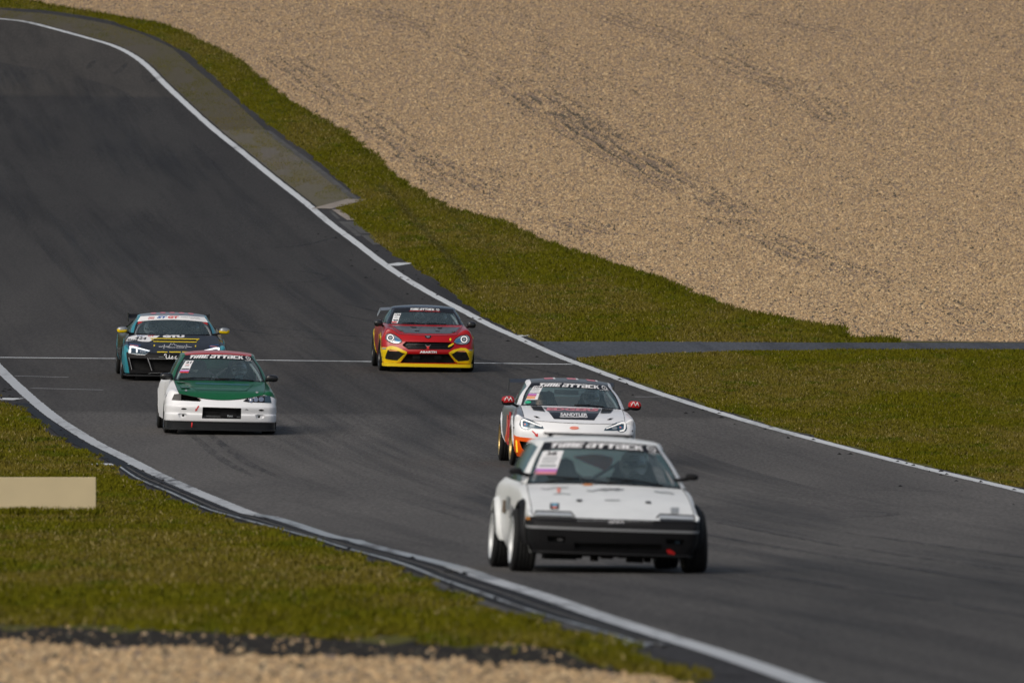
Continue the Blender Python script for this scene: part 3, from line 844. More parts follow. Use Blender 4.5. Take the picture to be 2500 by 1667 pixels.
# cream board standing in the left verge
bx1, by1 = -5.06, 148.4
zb = float(gz(-6.5, 146.8))
board = empty('marker_board', (-6.51, 146.8, zb))
ang = math.atan2(149.2 + .55 * 0 - 148.4, -1.15)
def bpart(nm, x0, x1, y0, y1, z0, z1, mat):
    vv, ff = box_vf(x0, x1, y0, y1, z0, z1)
    bm = bmesh.new(); vs = [bm.verts.new(p) for p in vv]
    for q in ff: bm.faces.new([vs[i] for i in q])
    bmesh.ops.bevel(bm, geom=bm.edges[:], offset=.004, segments=1, affect='EDGES')
    me = bpy.data.meshes.new(nm); bm.to_mesh(me); bm.free(); me.materials.append(MATS[mat])
    o = bpy.data.objects.new(nm, me); COL.objects.link(o); o.parent = board
    return o
bpart('panel', -2.4, 1.535, -.03, .01, .02, .445, 'board_cream')
for px in (-2.0, -.5, 1.2): bpart('post', px, px + .07, .011, .08, -.15, .40, 'post_wood')
bpart('rail', -2.4, 1.52, .081, .12, .20, .28, 'post_wood')
tag(board, 'long low cream board standing in the grass left of the track', 'board')

# ------------------------------------------------------------------ people
def grow(name, pts, edges, rad, mat, sub=1, root=0):
    me = bpy.data.meshes.new(name); me.from_pydata(pts, edges, [])
    o = bpy.data.objects.new(name, me); COL.objects.link(o)
    o.modifiers.new('skin', 'SKIN')
    sv = me.skin_vertices[0].data
    for i, r in enumerate(rad):
        sv[i].radius = (r, r) if not hasattr(r, '__len__') else r
        sv[i].use_root = (i == root)
    ss = o.modifiers.new('sub', 'SUBSURF'); ss.levels = sub; ss.render_levels = sub
    dg = bpy.context.evaluated_depsgraph_get()
    out = bpy.data.meshes.new_from_object(o.evaluated_get(dg))
    bpy.data.objects.remove(o)
    out.name = name
    out.polygons.foreach_set('use_smooth', [True] * len(out.polygons))
    out.materials.clear(); out.materials.append(MATS[mat])
    return out

def seated_skeleton():
    P, E_, R = [], [], []
    def add(p, r, par=None):
        P.append(p); R.append(r); i = len(P) - 1
        if par is not None: E_.append((par, i))
        return i
    pel = add((0, 0, .0), (.15, .11)); sp = add((0, .05, .20), (.14, .10), pel); ch = add((0, .11, .40), (.155, .11), sp)
    nb = add((0, .12, .52), .062, ch); hd = add((0, .10, .60), .055, nb)
    for s in (-1, 1):
        sh = add((s * .17, .11, .45), .068, ch); el = add((s * .25, -.10, .26), .048, sh); wr = add((s * .15, -.33, .36), .030, el)
        pa = add((s * .135, -.40, .375), (.036, .018), wr)
        for k, (ox, oz, l) in enumerate(((.028, .030, .055), (.010, .034, .065), (-.010, .032, .060), (-.028, .026, .048))):
            a = add((s * .135 + ox * .9, -.435, .375 + oz * .5), .010, pa); b = add((s * .135 + ox, -.455, .375 + oz * .1), .009, a)
            add((s * .135 + ox, -.44, .375 - .025), .008, b)
        t1 = add((s * (.135 - .035), -.40, .40), .011, pa); add((s * (.135 - .045), -.43, .405), .009, t1)
        hp = add((s * .10, -.02, -.02), .095, pel); kn = add((s * .15, -.44, .10), .068, hp); ak = add((s * .12, -.80, -.10), .045, kn)
        add((s * .12, -.92, -.05), .035, ak)
    return P, E_, R
_SK = seated_skeleton()
BODY = {}
def body_mesh(mat):
    if mat not in BODY: BODY[mat] = grow('person', _SK[0], _SK[1], _SK[2], mat, 1)
    return BODY[mat]

def person(car, x, y, zp, suit, label, helmet=None, group=None, turn=0., hz=.68, tint=None):
    """seated figure: pelvis at car-local (x, y, zp), facing -y"""
    o = bpy.data.objects.new('person', body_mesh(suit)); COL.objects.link(o)
    o.matrix_world = car.mw @ Matrix.Translation((x, y, zp))
    tag(o, label, 'person', group)
    hc = (0, .085, hz)
    if helmet:
        V, F, G = [], [], []
        nu, nv = 28, 18
        for j in range(nv + 1):
            th = math.pi * j / nv
            for i in range(nu):
                ph = 2 * math.pi * i / nu
                rx, ry, rz = .128, .150, .145
                px = rx * math.sin(th) * math.cos(ph); py = ry * math.sin(th) * math.sin(ph); pz = rz * math.cos(th)
                if pz < -.06: px *= 1 - .25 * ((-pz - .06) / .085); py = py * (1 - .25 * ((-pz - .06) / .085)) - .012
                pz = max(pz, -.118)
                V.append((hc[0] + px, hc[1] + py, hc[2] + pz))
        for j in range(nv):
            for i in range(nu):
                a = j * nu + i; b = j * nu + (i + 1) % nu
                th = math.pi * (j + .5) / nv; ph = 2 * math.pi * (i + .5) / nu
                z = math.cos(th); front = -math.sin(ph)
                q = (a, b, b + nu, a + nu)
                (G if (front > .35 and -.22 < z < .36) else F).append(q)
        hm = mesh_obj('helmet', V, F, helmet, o, True)
        vis = [(hc[0] + (p[0] - hc[0]) * .985, hc[1] + (p[1] - hc[1]) * .985, p[2]) for p in V]
        us = sorted({i for q in G for i in q}); mp = {a: i for i, a in enumerate(us)}
        mesh_obj('visor', [vis[i] for i in us], [tuple(mp[i] for i in q) for q in G], 'visor_dark', hm, True)
        for k, zz in ((0, -.075), (1, .085)):
            v, f = ellipsoid_vf((hc[0], hc[1] - .142 + k * .03, hc[2] + zz), (.05, .012, .012), 10, 6)
            mesh_obj('vent', v, f, 'black_plastic', hm, True)
    else:
        V, F = [], []
        nu, nv = 24, 20
        for j in range(nv + 1):
            th = math.pi * j / nv
            for i in range(nu):
                ph = 2 * math.pi * i / nu; fr = max(0, -math.sin(ph))
                z = math.cos(th); s = math.sin(th)
                w = .076 * (1 - .22 * max(0, -z)); d = .098 * (1 - .12 * max(0, -z))
                px = w * s * math.cos(ph); py = d * s * math.sin(ph); pz = .118 * z
                side = abs(math.cos(ph))
                if fr > .9 and -.30 < z < .10: py -= .020 * (fr - .9) * 10 * (1 - abs(z + .12) / .25)      # nose
                if .5 < fr < .93 and .02 < z < .22: py += .010                                              # eye sockets
                if fr > .8 and -.56 < z < -.42: py += .006                                                  # mouth
                if fr > .8 and z < -.75: py -= .012                                                         # chin
                if side > .96 and -.15 < z < .15: px *= 1.14                                                # ears
                V.append((px, py + .085, pz + hz))
        for j in range(nv):
            for i in range(nu):
                a = j * nu + i; b = j * nu + (i + 1) % nu; F.append((a, b, b + nu, a + nu))
        hd = mesh_obj('head', V, F, 'skin', o, True)
        hv, hf = [], []
        for j in range(9):
            th = math.pi * .5 * j / 8 * 1.15
            for i in range(nu):
                ph = 2 * math.pi * i / nu; fr = -math.sin(ph)
                k = 1.08; t2 = th * (1 if fr < .3 else .62)
                hv.append((.080 * k * math.sin(t2) * math.cos(ph), .104 * k * math.sin(t2) * math.sin(ph) + .088, .122 * k * math.cos(t2) + hz))
        for j in range(8):
            for i in range(nu):
                a = j * nu + i; b = j * nu + (i + 1) % nu; hf.append((a, b, b + nu, a + nu))
        mesh_obj('hair', hv, hf, 'hair', hd, True)
        for s in (-1, 1):
            v, f = ellipsoid_vf((s * .030, -.002, hz + .012), (.012, .008, .007), 8, 6)
            mesh_obj('eye', v, f, 'print_black', hd, True)
        v, f = ellipsoid_vf((0, -.004, hz - .058), (.022, .006, .006), 8, 6)
        mesh_obj('mouth', v, f, 'print_salmon', hd, True)
    return o

# ------------------------------------------------------------------ cars
class Car:
    def __init__(s, name, label, X, Y, yaw, ya, k, cx, cy, roll, alpha, ty):
        s.k, s.cx, s.cy, s.r, s.al, s.ty, s.ya = k, cx, cy, roll, alpha, ty, ya
        s.root = empty(name); tag(s.root, label, 'car', 'racing cars on the track')
        sl = slope_at(Y); c, n = math.cos(yaw), math.sin(yaw)
        ay = Vector((-n, c, sl * c + .01 * n)).normalized(); ax = Vector((c, n, sl * n - .01 * c)).normalized()
        az = ax.cross(ay).normalized(); ax = ay.cross(az).normalized()
        R = Matrix((ax, ay, az)).transposed().to_4x4()
        P = Vector((X, Y, float(gz(X, Y)) + .008))
        s.mw = Matrix.Translation(P - R.to_3x3() @ Vector((0, ya, 0))) @ R
        s.root.matrix_world = s.mw
        rr = roll - .01
        s.M = Matrix.Translation((0, 0, .30)) @ Matrix.Rotation(rr, 4, 'Y') @ Matrix.Translation((0, 0, -.30))
        s.tv, s.tf = [], []
        s.bvh = None
    # --- plain parts
    def add(s, name, vf, mat, parent=None, smooth=True, roll=True, solid=False, bevel=0.):
        v, f = vf
        v = [Vector(map(float, p)) for p in v]
        if solid: s.target(v, f)
        if roll: v = [s.M @ p for p in v]
        o = mesh_obj(name, v, f, mat, parent or s.root, smooth)
        if bevel:
            md = o.modifiers.new('bevel', 'BEVEL'); md.width = bevel; md.segments = 2; md.limit_method = 'ANGLE'
        return o
    def target(s, v, f):
        o = len(s.tv); s.tv += [Vector(p) for p in v]; s.tf += [tuple(i + o for i in q) for q in f]; s.bvh = None
    # --- front elevation drawing -> car space
    def E(s, px, py):
        dx, dy = px - s.cx, py - s.cy; c, n = math.cos(s.r), math.sin(s.r)
        return (dx * c + dy * n) / s.k, (dx * n - dy * c) / s.k
    def at(s, px, py, y):
        x, z = s.E(px, py)
        return Vector((x + y * s.ty, y, z - (y - s.ya) * s.al))
    def hit(s, px, py):
        if s.bvh is None: s.bvh = BVHTree.FromPolygons(s.tv, s.tf)
        d = Vector((s.ty, 1, -s.al)).normalized(); o = s.at(px, py, -2.0)
        loc, nor, idx, dist = s.bvh.ray_cast(o, d, 12)
        if loc is None: return None, None
        if nor.dot(d) > 0: nor = -nor
        return loc, nor
    def decal(s, name, polys, mat, off=.004, maxlen=28, thick=0., parent=None, clampmiss=True):
        """shape drawn in the front elevation, laid on the bodywork"""
        v, f = tri2(polys, maxlen)
        P, ok = [], []
        for p in v:
            l, n = s.hit(p[0], p[1])
            ok.append(l is not None); P.append(l + n * off if l is not None else Vector((0, 0, 0)))
        f = [q for q in f if all(ok[i] for i in q) and max(abs(P[q[0]].y - P[q[1]].y), abs(P[q[1]].y - P[q[2]].y)) < .35]
        if not f: return None
        if thick:
            cnt = {}
            for q in f:
                for a, b in ((q[0], q[1]), (q[1], q[2]), (q[2], q[0])): cnt.setdefault((min(a, b), max(a, b)), []).append((a, b))
            base = len(P); P = P + [p + Vector((0, thick, -.2 * thick)) for p in P]
            for e, l in cnt.items():
                if len(l) == 1: a, b = l[0]; f.append((b, a, a + base, b + base))
        used = sorted({i for q in f for i in q}); mp = {a: i for i, a in enumerate(used)}
        return s.add(name, ([P[i] for i in used], [tuple(mp[i] for i in q) for q in f]), mat, parent, False)
    def text(s, name, txt, x0, y0, x1, y1, mat, off=.006, bold=.02, shear=0., dy=0., parent=None):
        """lettering in the box (x0,y0)-(x1,y1) of the elevation; dy: drop of the right end"""
        v, f = font_text(txt, bold, shear)
        w = [(x0 + a * (x1 - x0), y1 - b * (y1 - y0) + dy * a) for a, b in v]
        return s.decal(name, (w, f), mat, off, 60, parent=parent)
    def recess(s, name, poly, depth, mat='black_hole', parent=None):
        """walls and floor of an opening cut in the bodywork"""
        pts = []
        n = len(poly)
        for i in range(n):
            a, b = Vector(poly[i]), Vector(poly[(i + 1) % n]); m = max(2, int((b - a).length / 60))
            pts += [tuple(a.lerp(b, t / m)) for t in range(m)]
        R = [s.hit(*p)[0] for p in pts]
        R = [r for r in R if r is not None]
        if len(R) < 3: return None
        ymax = max(r.y for r in R) + depth
        F = [Vector((r.x + (ymax - r.y) * s.ty, ymax, r.z - (ymax - r.y) * s.al)) for r in R]
        m = len(R)
        f = [(i, (i + 1) % m, m + (i + 1) % m, m + i) for i in range(m)] + [tuple(range(m, 2 * m))]
        return s.add(name, (R + F, f), mat, parent, False)
    def cut(s, bm, poly):
        """cut a convex elevation polygon out of a bodywork bmesh"""
        c = sum((Vector(p) for p in poly), Vector((0, 0))) / len(poly)
        d = Vector((s.ty, 1, -s.al)); planes = []
        n = len(poly)
        for i in range(n):
            a, b = s.at(*poly[i], 0), s.at(*poly[(i + 1) % n], 0)
            nn = (b - a).cross(d).normalized(); m = s.at(c.x, c.y, 0)
            if nn.dot(m - a) > 0: nn = -nn
            planes.append((a, nn))
        lo = [min(p[i] for p in poly) for i in (0, 1)]; hi = [max(p[i] for p in poly) for i in (0, 1)]
        A, B = s.at(lo[0], hi[1], 0), s.at(hi[0], lo[1], 0)
        for a, nn in planes:
            fs = [f for f in bm.faces if max(v.co.x for v in f.verts) > A.x - .05 and min(v.co.x for v in f.verts) < B.x + .05 and max(v.co.z for v in f.verts) > A.z - .05 and min(v.co.z for v in f.verts) < B.z + .05]
            geom = list({x for f in fs for x in (*f.verts, *f.edges, f)})
            bmesh.ops.bisect_plane(bm, geom=geom, dist=1e-5, plane_co=a, plane_no=nn)
        kill = [f for f in bm.faces if all((f.calc_center_median() - a).dot(nn) < 1e-5 for a, nn in planes)]
        bmesh.ops.delete(bm, geom=kill, context='FACES')
    def top_decal(s, name, pts, mat, off=.004, parent=None):
        """shape drawn in plan (x, y), laid on the roof from above"""
        if s.bvh is None: s.bvh = BVHTree.FromPolygons(s.tv, s.tf)
        v, f = tri2([pts], .06); P = []
        for p in v:
            l, n, _, _ = s.bvh.ray_cast(Vector((p[0], p[1], 3)), Vector((0, 0, -1)), 5)
            P.append((l if l else Vector((p[0], p[1], 1.2))) + Vector((0, 0, off)))
        return s.add(name, (P, f), mat, parent, False)
    def stroke(s, name, pts, w, mat, off=.006, parent=None, closed=False):
        return s.decal(name, stroke2(pts, w, closed), mat, off, 24, parent=parent)

    # --- shell
    def shell(s, sp):
        R = s.R = sp['tyre'][0]
        L, wb, ya = sp['length'], sp['wheelbase'], s.ya
        fy = {k: np.array(v, float) for k, v in sp['side'].items()}
        def crvy(k):
            a = fy[k]
            q = crv([(p[1], p[0], p[2]) for p in a], 120)
            return lambda y: (float(np.interp(y, q[:, 1], q[:, 0])), float(np.interp(y, q[:, 1], q[:, 2])))
        C = {k: crvy(k) for k in fy}
        s.top = C['top']
        # bonnet
        rows = []
        for (y, zc, bow, pw) in sp['bonnet']:
            ye = y + bow; xe, ze = C['top'](ye)
            rows.append([(xe * f, y + bow * f ** 2, zc + (ze - zc) * f ** pw) for f in (0, .25, .5, .75, .9, 1.)])
        s.bon = rows
        g = both_halves(patch(rows, 6, 4))
        s.bonnet = s.add('bonnet', grid_vf(g), sp['mat']['bonnet'], solid=True)
        # bumper
        corner = rows[0][-1]
        def row_pts(zc, yc, bow, ze, xe, w, ys, zs):
            ye = yc + bow
            out = [(xe * f, yc + bow * f ** 2, zc + (ze - zc) * f ** 2) for f in (0, .25, .5, .75, 1.)]
            out += [(xe + (w - xe) * .58, ye + (ys - ye) * .17, ze + (zs - ze) * .2), (xe + (w - xe) * .90, ye + (ys - ye) * .48, ze + (zs - ze) * .5), (w, ys, zs)]
            return out
        b0 = sp['bonnet'][0]
        ys = sp['seam'][0]
        toprow = row_pts(b0[1], b0[0], b0[2], corner[2], corner[0], sp['seam'][1], ys, sp['seam'][2])
        brs = [row_pts(r[0], r[1], r[2], r[3], r[4], r[5], r[6], r[7]) for r in sp['bumper']] + [toprow]
        gb = patch(brs, 5, 5)
        s.brows = brs
        full = both_halves(gb)
        s.target(*grid_vf(full))
        s.bump_parts = []
        for (i0, i1, j0, j1, mat, nm) in sp['bumper_split']:
            nb = len(brs) - 1; i1 = nb if i1 is None else i1
            if j0 == 0 and j1 is None: grids = [full[i0*5:i1*5+1]]
            else:
                jj1 = gb.shape[1] - 1 if j1 is None else j1 * 5
                sub = gb[i0*5:i1*5+1, j0*5:jj1+1]
                grids = [both_halves(sub)] if j0 == 0 else [sub, mirror_grid(sub)[:, ::-1]]
            for gg in grids:
                bm = bmesh.new(); v, f = grid_vf(gg)
                vs = [bm.verts.new(p) for p in v]
                for q in f: bm.faces.new([vs[i] for i in q])
                for poly in sp.get('cuts', []): s.cut(bm, poly)
                bm.verts.index_update()
                s.bump_parts.append(s.add(nm, ([p.co.copy() for p in bm.verts], [tuple(x.index for x in q.verts) for q in bm.faces]), mat))
                bm.free()
        for i, poly in enumerate(sp.get('cuts', [])):
            s.recess(sp.get('cut_names', {}).get(i, 'air_intake'), poly, sp.get('cut_depth', {}).get(i, .07), sp.get('cut_mats', {}).get(i, 'black_hole'), parent=s.bump_parts[0])
        # fender in front of the seam
        oc = crv([toprow[4], toprow[5], toprow[6], toprow[7]], 7)
        bx, bz = sp['fender_bulge']
        fr = []
        for i in range(7):
            t = i / 6; yi = corner[1] + (ys - corner[1]) * t
            xi, zi = C['top'](yi); a = np.array([xi, yi, zi]); b = oc[i]
            xs_, zs_ = C['sh'](yi)
            S = crv([(*C['top'](ys)[:1], ys, C['top'](ys)[1]), (C['sh'](ys)[0], ys, C['sh'](ys)[1]), (sp['seam'][1], ys, sp['seam'][2])], 13)
            row = [a]
            for f_ in (.33, .66):
                m = a * (1 - f_) + b * f_; k = math.sin(math.pi * f_) * t
                m[0] += bx * k; m[2] += bz * k
                sec = S[4 if f_ < .5 else 8]; flat = S[0] * (1 - f_) + S[-1] * f_
                m = (a * (1 - f_) + b * f_) + (sec - flat) * t + np.array([bx, 0, bz]) * math.sin(math.pi * f_) * math.sin(math.pi * t)
                row.append(m)
            row.append(b); fr.append(row)
        gf = patch(fr, 2, 4)
        mL, mR = sp['mat']['fender']
        for sd, mt in ((1, mR), (-1, mL)):
            q = gf if sd > 0 else mirror_grid(gf)[:, ::-1]
            s.add('front_wing', grid_vf(q), mt, solid=True)
        # flank from seam to tail
        st = sorted(set(list(np.linspace(ys, L - .12, 22)) + [ya - R, ya, ya + R, ya + wb - R, ya + wb, ya + wb + R]))
        st = [y for y in st if ys <= y <= L - .12]
        rows2 = []
        for y in st:
            rows2.append([(*((C[k](y)[0]), y, C[k](y)[1]),) for k in ('top', 'sh', 'mid', 'low', 'sill')])
        gs = patch(rows2, 2, 4)
        mL, mR = sp['mat']['side']
        for sd, mt in ((1, mR), (-1, mL)):
            q = gs if sd > 0 else mirror_grid(gs)[:, ::-1]
            v, f = grid_vf(q)
            s.target(v, f)
            bm = bmesh.new(); vs = [bm.verts.new(p) for p in v]
            for qf in f: bm.faces.new([vs[i] for i in qf])
            for yc in (ya, ya + wb):
                cc = Vector((0, yc, R)); rad = R + sp['tyre'][3]; pl = []
                for k in range(14):
                    a = 2 * math.pi * k / 14; nn = Vector((0, math.cos(a), math.sin(a))); pl.append((cc + nn * rad, nn))
                for a, nn in pl:
                    fs = [x for x in bm.faces if abs(x.calc_center_median().y - yc) < rad + .2]
                    geom = list({e for x in fs for e in (*x.verts, *x.edges, x)})
                    bmesh.ops.bisect_plane(bm, geom=geom, dist=1e-5, plane_co=a, plane_no=nn)
                kill = [x for x in bm.faces if all((x.calc_center_median() - a).dot(nn) < 1e-5 for a, nn in pl)]
                bmesh.ops.delete(bm, geom=kill, context='FACES')
            bm.verts.index_update()
            s.add('side_panel', ([p.co.copy() for p in bm.verts], [tuple(x.index for x in qq.verts) for qq in bm.faces]), mt)
            bm.free()
            # arch lips
            for yc in (ya, ya + wb):
                V, F = [], []; rad = R + sp['tyre'][3]
                n = 18; lip = sp['tyre'][4]
                for k in range(n + 1):
                    a = math.radians(-8 + 196 * k / n); yy, zz = yc + rad * math.cos(a), R + rad * math.sin(a)
                    xb = max(abs(np.interp(zz, [C['sill'](yy)[1], C['low'](yy)[1], C['mid'](yy)[1], C['sh'](yy)[1]], [C['sill'](yy)[0], C['low'](yy)[0], C['mid'](yy)[0], C['sh'](yy)[0]])), .5)
                    y2, z2 = yc + (rad + .045) * math.cos(a), R + (rad + .045) * math.sin(a)
                    V += [(sd * (xb - .10), yy, zz), (sd * (xb + lip), yy, zz), (sd * (xb + lip * .8), yc + (rad + .02) * math.cos(a), R + (rad + .02) * math.sin(a)), (sd * (xb - .002), y2, z2)]
                for k in range(n):
                    for j in range(3): a = k * 4 + j; F.append((a, a + 1, a + 5, a + 4))
                s.add('wheel_arch', (V, F), sp['mat']['arch'] if yc < 1.5 else sp['mat'].get('rear_arch', sp['mat']['arch']))
        # glasshouse
        sc = []
        for (yc, zc, w, ye, ze) in sp['screen']:
            sc.append([(w * f, yc + (ye - yc) * f ** 2, zc + (ze - zc) * f ** 2) for f in (0, .35, .7, 1.)])
        gsn = patch(sc, 8, 8); s.sg = both_halves(gsn)
        s.screen = s.add('windscreen', grid_vf(s.sg), 'windscreen_glass')
        s.target(*grid_vf(s.sg))
        rf = []
        for (y, zc, w, ze, ye) in sp['roof']:
            rf.append([(w * f, y + (ye - y) * f ** 2, zc + (ze - zc) * f ** 2.2) for f in (0, .35, .7, .9, 1.)])
        grf = patch(rf, 5, 5)
        s.roof = s.add('roof', grid_vf(both_halves(grf)), sp['mat']['roof'], solid=True)
        # A pillars + roof rails, one strip per side
        e = gsn[:, -1]; rr_ = grf[1:, -1]
        inner = np.concatenate([e, rr_])
        px, py_, pz = sp['pillar']
        n1 = len(e); outp = []
        for i, p in enumerate(inner):
            t = min(1, i / (n1 - 1)); u = max(0, (i - n1) / max(1, len(rr_)))
            outp.append(p + np.array([px * (1 - .0 * t), py_ * (1 - t) + .02 * t, -pz * (.25 + .75 * t)]))
        outp = np.array(outp)
        mid = (inner + outp) / 2 + np.array([.012, 0, .010])
        gp = np.stack([inner, mid, outp], 1)
        belt = []
        for p in outp:
            x, z = C['top'](max(p[1], sp['screen'][0][3])); belt.append((x - .012, p[1] + .0, z))
        belt = np.array(belt)
        ends = sp['roof'][-1]
        for sd in (1, -1):
            q = gp if sd > 0 else mirror_grid(gp)[:, ::-1]
            s.add('pillar', grid_vf(q), sp['mat']['pillar'], solid=True)
            gw = np.stack([outp, outp * .5 + belt * .5 + np.array([.015, 0, 0]), belt], 1)
            q = gw if sd > 0 else mirror_grid(gw)[:, ::-1]
            s.add('side_window', grid_vf(q), 'side_glass')
        # rear window, deck and tail
        lastc = grf[-1]
        tx, tz = C['top'](L - .12)
        tail = [[(tx * f, L - .12 + .0 * f, tz + .02 * (1 - f)) for f in (0, .35, .7, .9, 1.)],
                [(tx * f, L - .02 - .06 * f * f, tz - .12) for f in (0, .35, .7, .9, 1.)],
                [(tx * f, L - .04 - .08 * f * f, .45) for f in (0, .35, .7, .9, 1.)], [(tx * .96 * f, L - .10 - .08 * f * f, .22) for f in (0, .35, .7, .9, 1.)]]
        ry, rz = sp['rear']
        bx_, bz_ = C['top'](ry)
        row_a = [tuple(lastc[i]) for i in (0, 7, 14, 18, 20)] if len(lastc) > 20 else [tuple(p) for p in lastc[:5]]
        row_b = [((bx_ - .06) * f, ry, rz + (bz_ - rz) * f ** 3) for f in (0, .35, .7, .9, 1.)]
        row_m = [tuple((np.array(a) + np.array(b)) / 2 + np.array([0, 0, .03])) for a, b in zip(row_a, row_b)]
        s.add('rear_window', grid_vf(both_halves(patch([row_a, row_m, row_b], 4, 3))), 'side_glass')
        x2, z2 = C['top'](ry)
        deck0 = [(x2 * f, ry + .001, rz + .0 + (z2 - rz) * f ** 3) for f in (0, .35, .7, .9, 1.)]
        s.add('boot_lid', grid_vf(both_halves(patch([deck0, tail[0]], 3, 3))), sp['mat']['tail'])
        s.add('tail_panel', grid_vf(both_halves(patch(tail, 3, 3))), sp['mat']['tail'])
        # floor pan and inner wings
        ub = sp.get('belly', .13)
        V, F = join_vf(box_vf(-.60, .60, .30, L - .25, ub, ub + .10), box_vf(-.60, .60, .34, sp['screen'][0][0] - .05, ub + .101, .50), box_vf(-.66, .66, ya + .36, ya + wb - .36, ub + .005, ub + .14))
        s.add('floor_pan', (V, F), 'black_hole', smooth=False)
        cy_, cz_ = sp['screen'][0][0], sp['screen'][0][1]
        w0 = sp['screen'][0][2]
        dash = [[(w0 * .98 * f, cy_ + .02 + (sp['screen'][0][3] - cy_) * f * f, cz_ - .015) for f in (0, .5, 1)], [(w0 * .97 * f, cy_ + .32, cz_ - .03) for f in (0, .5, 1)],
                [(w0 * .95 * f, cy_ + .48, cz_ - .05) for f in (0, .5, 1)], [(w0 * .95 * f, cy_ + .50, cz_ - .35) for f in (0, .5, 1)]]
        s.add('dashboard', grid_vf(both_halves(patch(dash, 3, 3))), 'seat_fabric')
        s.wheels(sp)
        # shut lines
        for sd in (-1, 1):
            y0, y1 = corner[1], sp['screen'][0][3] - .02
            pts = [(sd * (C['top'](y)[0] - .002), y, C['top'](y)[1] + .001) for y in np.linspace(y0 + .02, y1, 24)]
            s.add('panel_gap', tube_vf(pts, .0035, 5), sp['mat'].get('gap', 'panel_gap'))
        pts = [(x * sd_, y - .003, z + .002) for sd_ in (1,) for x, y, z in [tuple(p) for p in both_halves(np.array([[list(p) for p in rows[0]]]))[0]]]
        s.add('panel_gap', tube_vf(crv(pts, 40), .003, 5), sp['mat'].get('gap', 'panel_gap'))

    def wheels(s, sp):
        R, wd, out_f, _, _ = sp['tyre'][:5]; out_r = sp['tyre'][5]
        rim = R * sp.get('rimf', .70)
        for yc, outx, steer in ((s.ya, out_f, sp.get('steer', .03)), (s.ya + sp['wheelbase'], out_r, 0)):
            for sd in (1, -1):
                w = empty('wheel'); w.parent = s.root
                cam_ = sp.get('camber', .03) * sd
                w.location = (sd * (outx - wd / 2), yc, R); w.rotation_euler = (0, -cam_, steer)
                h = wd / 2
                prof = [(-h*.75, rim*.98), (-h*.98, rim*1.06), (-h, (R+rim)/2), (-h*.90, R*.965), (-h*.78, R*.995)]
                for g in (-.45, -.15, .15, .45): prof += [(h*(g-.05), R), (h*(g-.03), R-.007), (h*(g+.03), R-.007), (h*(g+.05), R)]
                prof += [(h*.78, R*.995), (h*.90, R*.965), (h, (R+rim)/2), (h*.98, rim*1.06), (h*.75, rim*.98)]
                v, f = lathe_vf(prof, 40)
                mesh_obj('tyre', v, f, 'tyre_rubber', w, True)
                prof = [(-h*.9, rim*.97), (-h*.9, rim*1.02), (h*.9, rim*1.03), (h*1.0, rim*1.01), (h*.93, rim*.93), (h*.45, rim*.86), (-h*.7, rim*.84)]
                prof = [(x * sd, r_) for x, r_ in prof]
                parts = [lathe_vf(prof, 36), lathe_vf([(sd*h*.35, .001), (sd*h*.62, .03), (sd*h*.55, rim*.22), (sd*h*.25, rim*.24), (sd*h*.15, .001)], 20)]
                for k in range(8):
                    a = 2 * math.pi * k / 8; c, n = math.cos(a), math.sin(a)
                    bx = []
                    for rr0, ww, xo in ((rim*.18, .022, .52), (rim*.88, .018, .72)):
                        for q, xi in ((-1, xo), (1, xo), (1, xo - .25), (-1, xo - .25)):
                            bx.append((sd * h * xi, c * rr0 - n * q * ww, n * rr0 + c * q * ww))
                    parts.append((bx, [(0, 1, 5, 4), (1, 2, 6, 5), (2, 3, 7, 6), (3, 0, 4, 7)]))
                v, f = join_vf(*parts)
                mesh_obj('rim', v, f, sp['mat']['rim'], w, False)
                v, f = lathe_vf([(-.01, .04), (-.01, rim*.62), (.012, rim*.62), (.012, .04)], 28)
                mesh_obj('brake_disc', v, f, 'trim_grey', w, False)

    def uvp(s, u, v, off=.006):
        """point on the windscreen, u -1..1 across, v 0..1 up"""
        g = s.sg; r = v * (g.shape[0] - 1); c = (u + 1) / 2 * (g.shape[1] - 1)
        i = int(min(max(r, 0), g.shape[0] - 1.001)); j = int(min(max(c, 0), g.shape[1] - 1.001)); fr, fc = r - i, c - j
        p = (g[i, j]*(1-fc) + g[i, j+1]*fc)*(1-fr) + (g[i+1, j]*(1-fc) + g[i+1, j+1]*fc)*fr
        du = g[i, j+1] - g[i, j]; dv = g[i+1, j] - g[i, j]
        n = Vector(np.cross(du, dv)).normalized()
        if n.y > 0: n = -n
        return Vector(p) + n * off
    def glass_print(s, name, polys, mat, off=.005, maxlen=.08, parent=None):
        v, f = tri2(polys, maxlen)
        return s.add(name, ([s.uvp(p[0], p[1], off) for p in v], f), mat, parent or s.screen, False)
    def glass_text(s, name, txt, u0, u1, v0, v1, mat, off=.007, bold=.02, shear=0., parent=None, lean=0.):
        v, f = font_text(txt, bold, shear)
        w = [(u0 + a * (u1 - u0) + lean * b, v0 + b * (v1 - v0)) for a, b in v]
        return s.glass_print(name, (w, f), mat, off, .3, parent)
    def banner(s, v0, u0, u1, va, vb, strip='print_black', sub='print_white', subv=None, ringr=.075):
        st = s.glass_print('sun_strip', [[(-1 + 2*i/24, v0), (-1 + 2*(i+1)/24, v0), (-1 + 2*(i+1)/24, 1.), (-1 + 2*i/24, 1.)] for i in range(24)], strip, .004)
        W = (u1 - u0)
        s.glass_print('lettering', [[(u0 + a * W * .86, va + b * (vb - va)) for a, b in p] for p in glyph_text('TimE ATTACK')], 'print_white', .008, .1, st)
        cx, cy = u0 + W * .935, (va + vb) / 2
        s.glass_print('wheel_emblem', ring2(cx, cy, ringr, (vb - va) * .62, ringr * .28) + [ell2(cx, cy, ringr * .22, (vb - va) * .14, 8)], 'print_white', .008, .1, st)
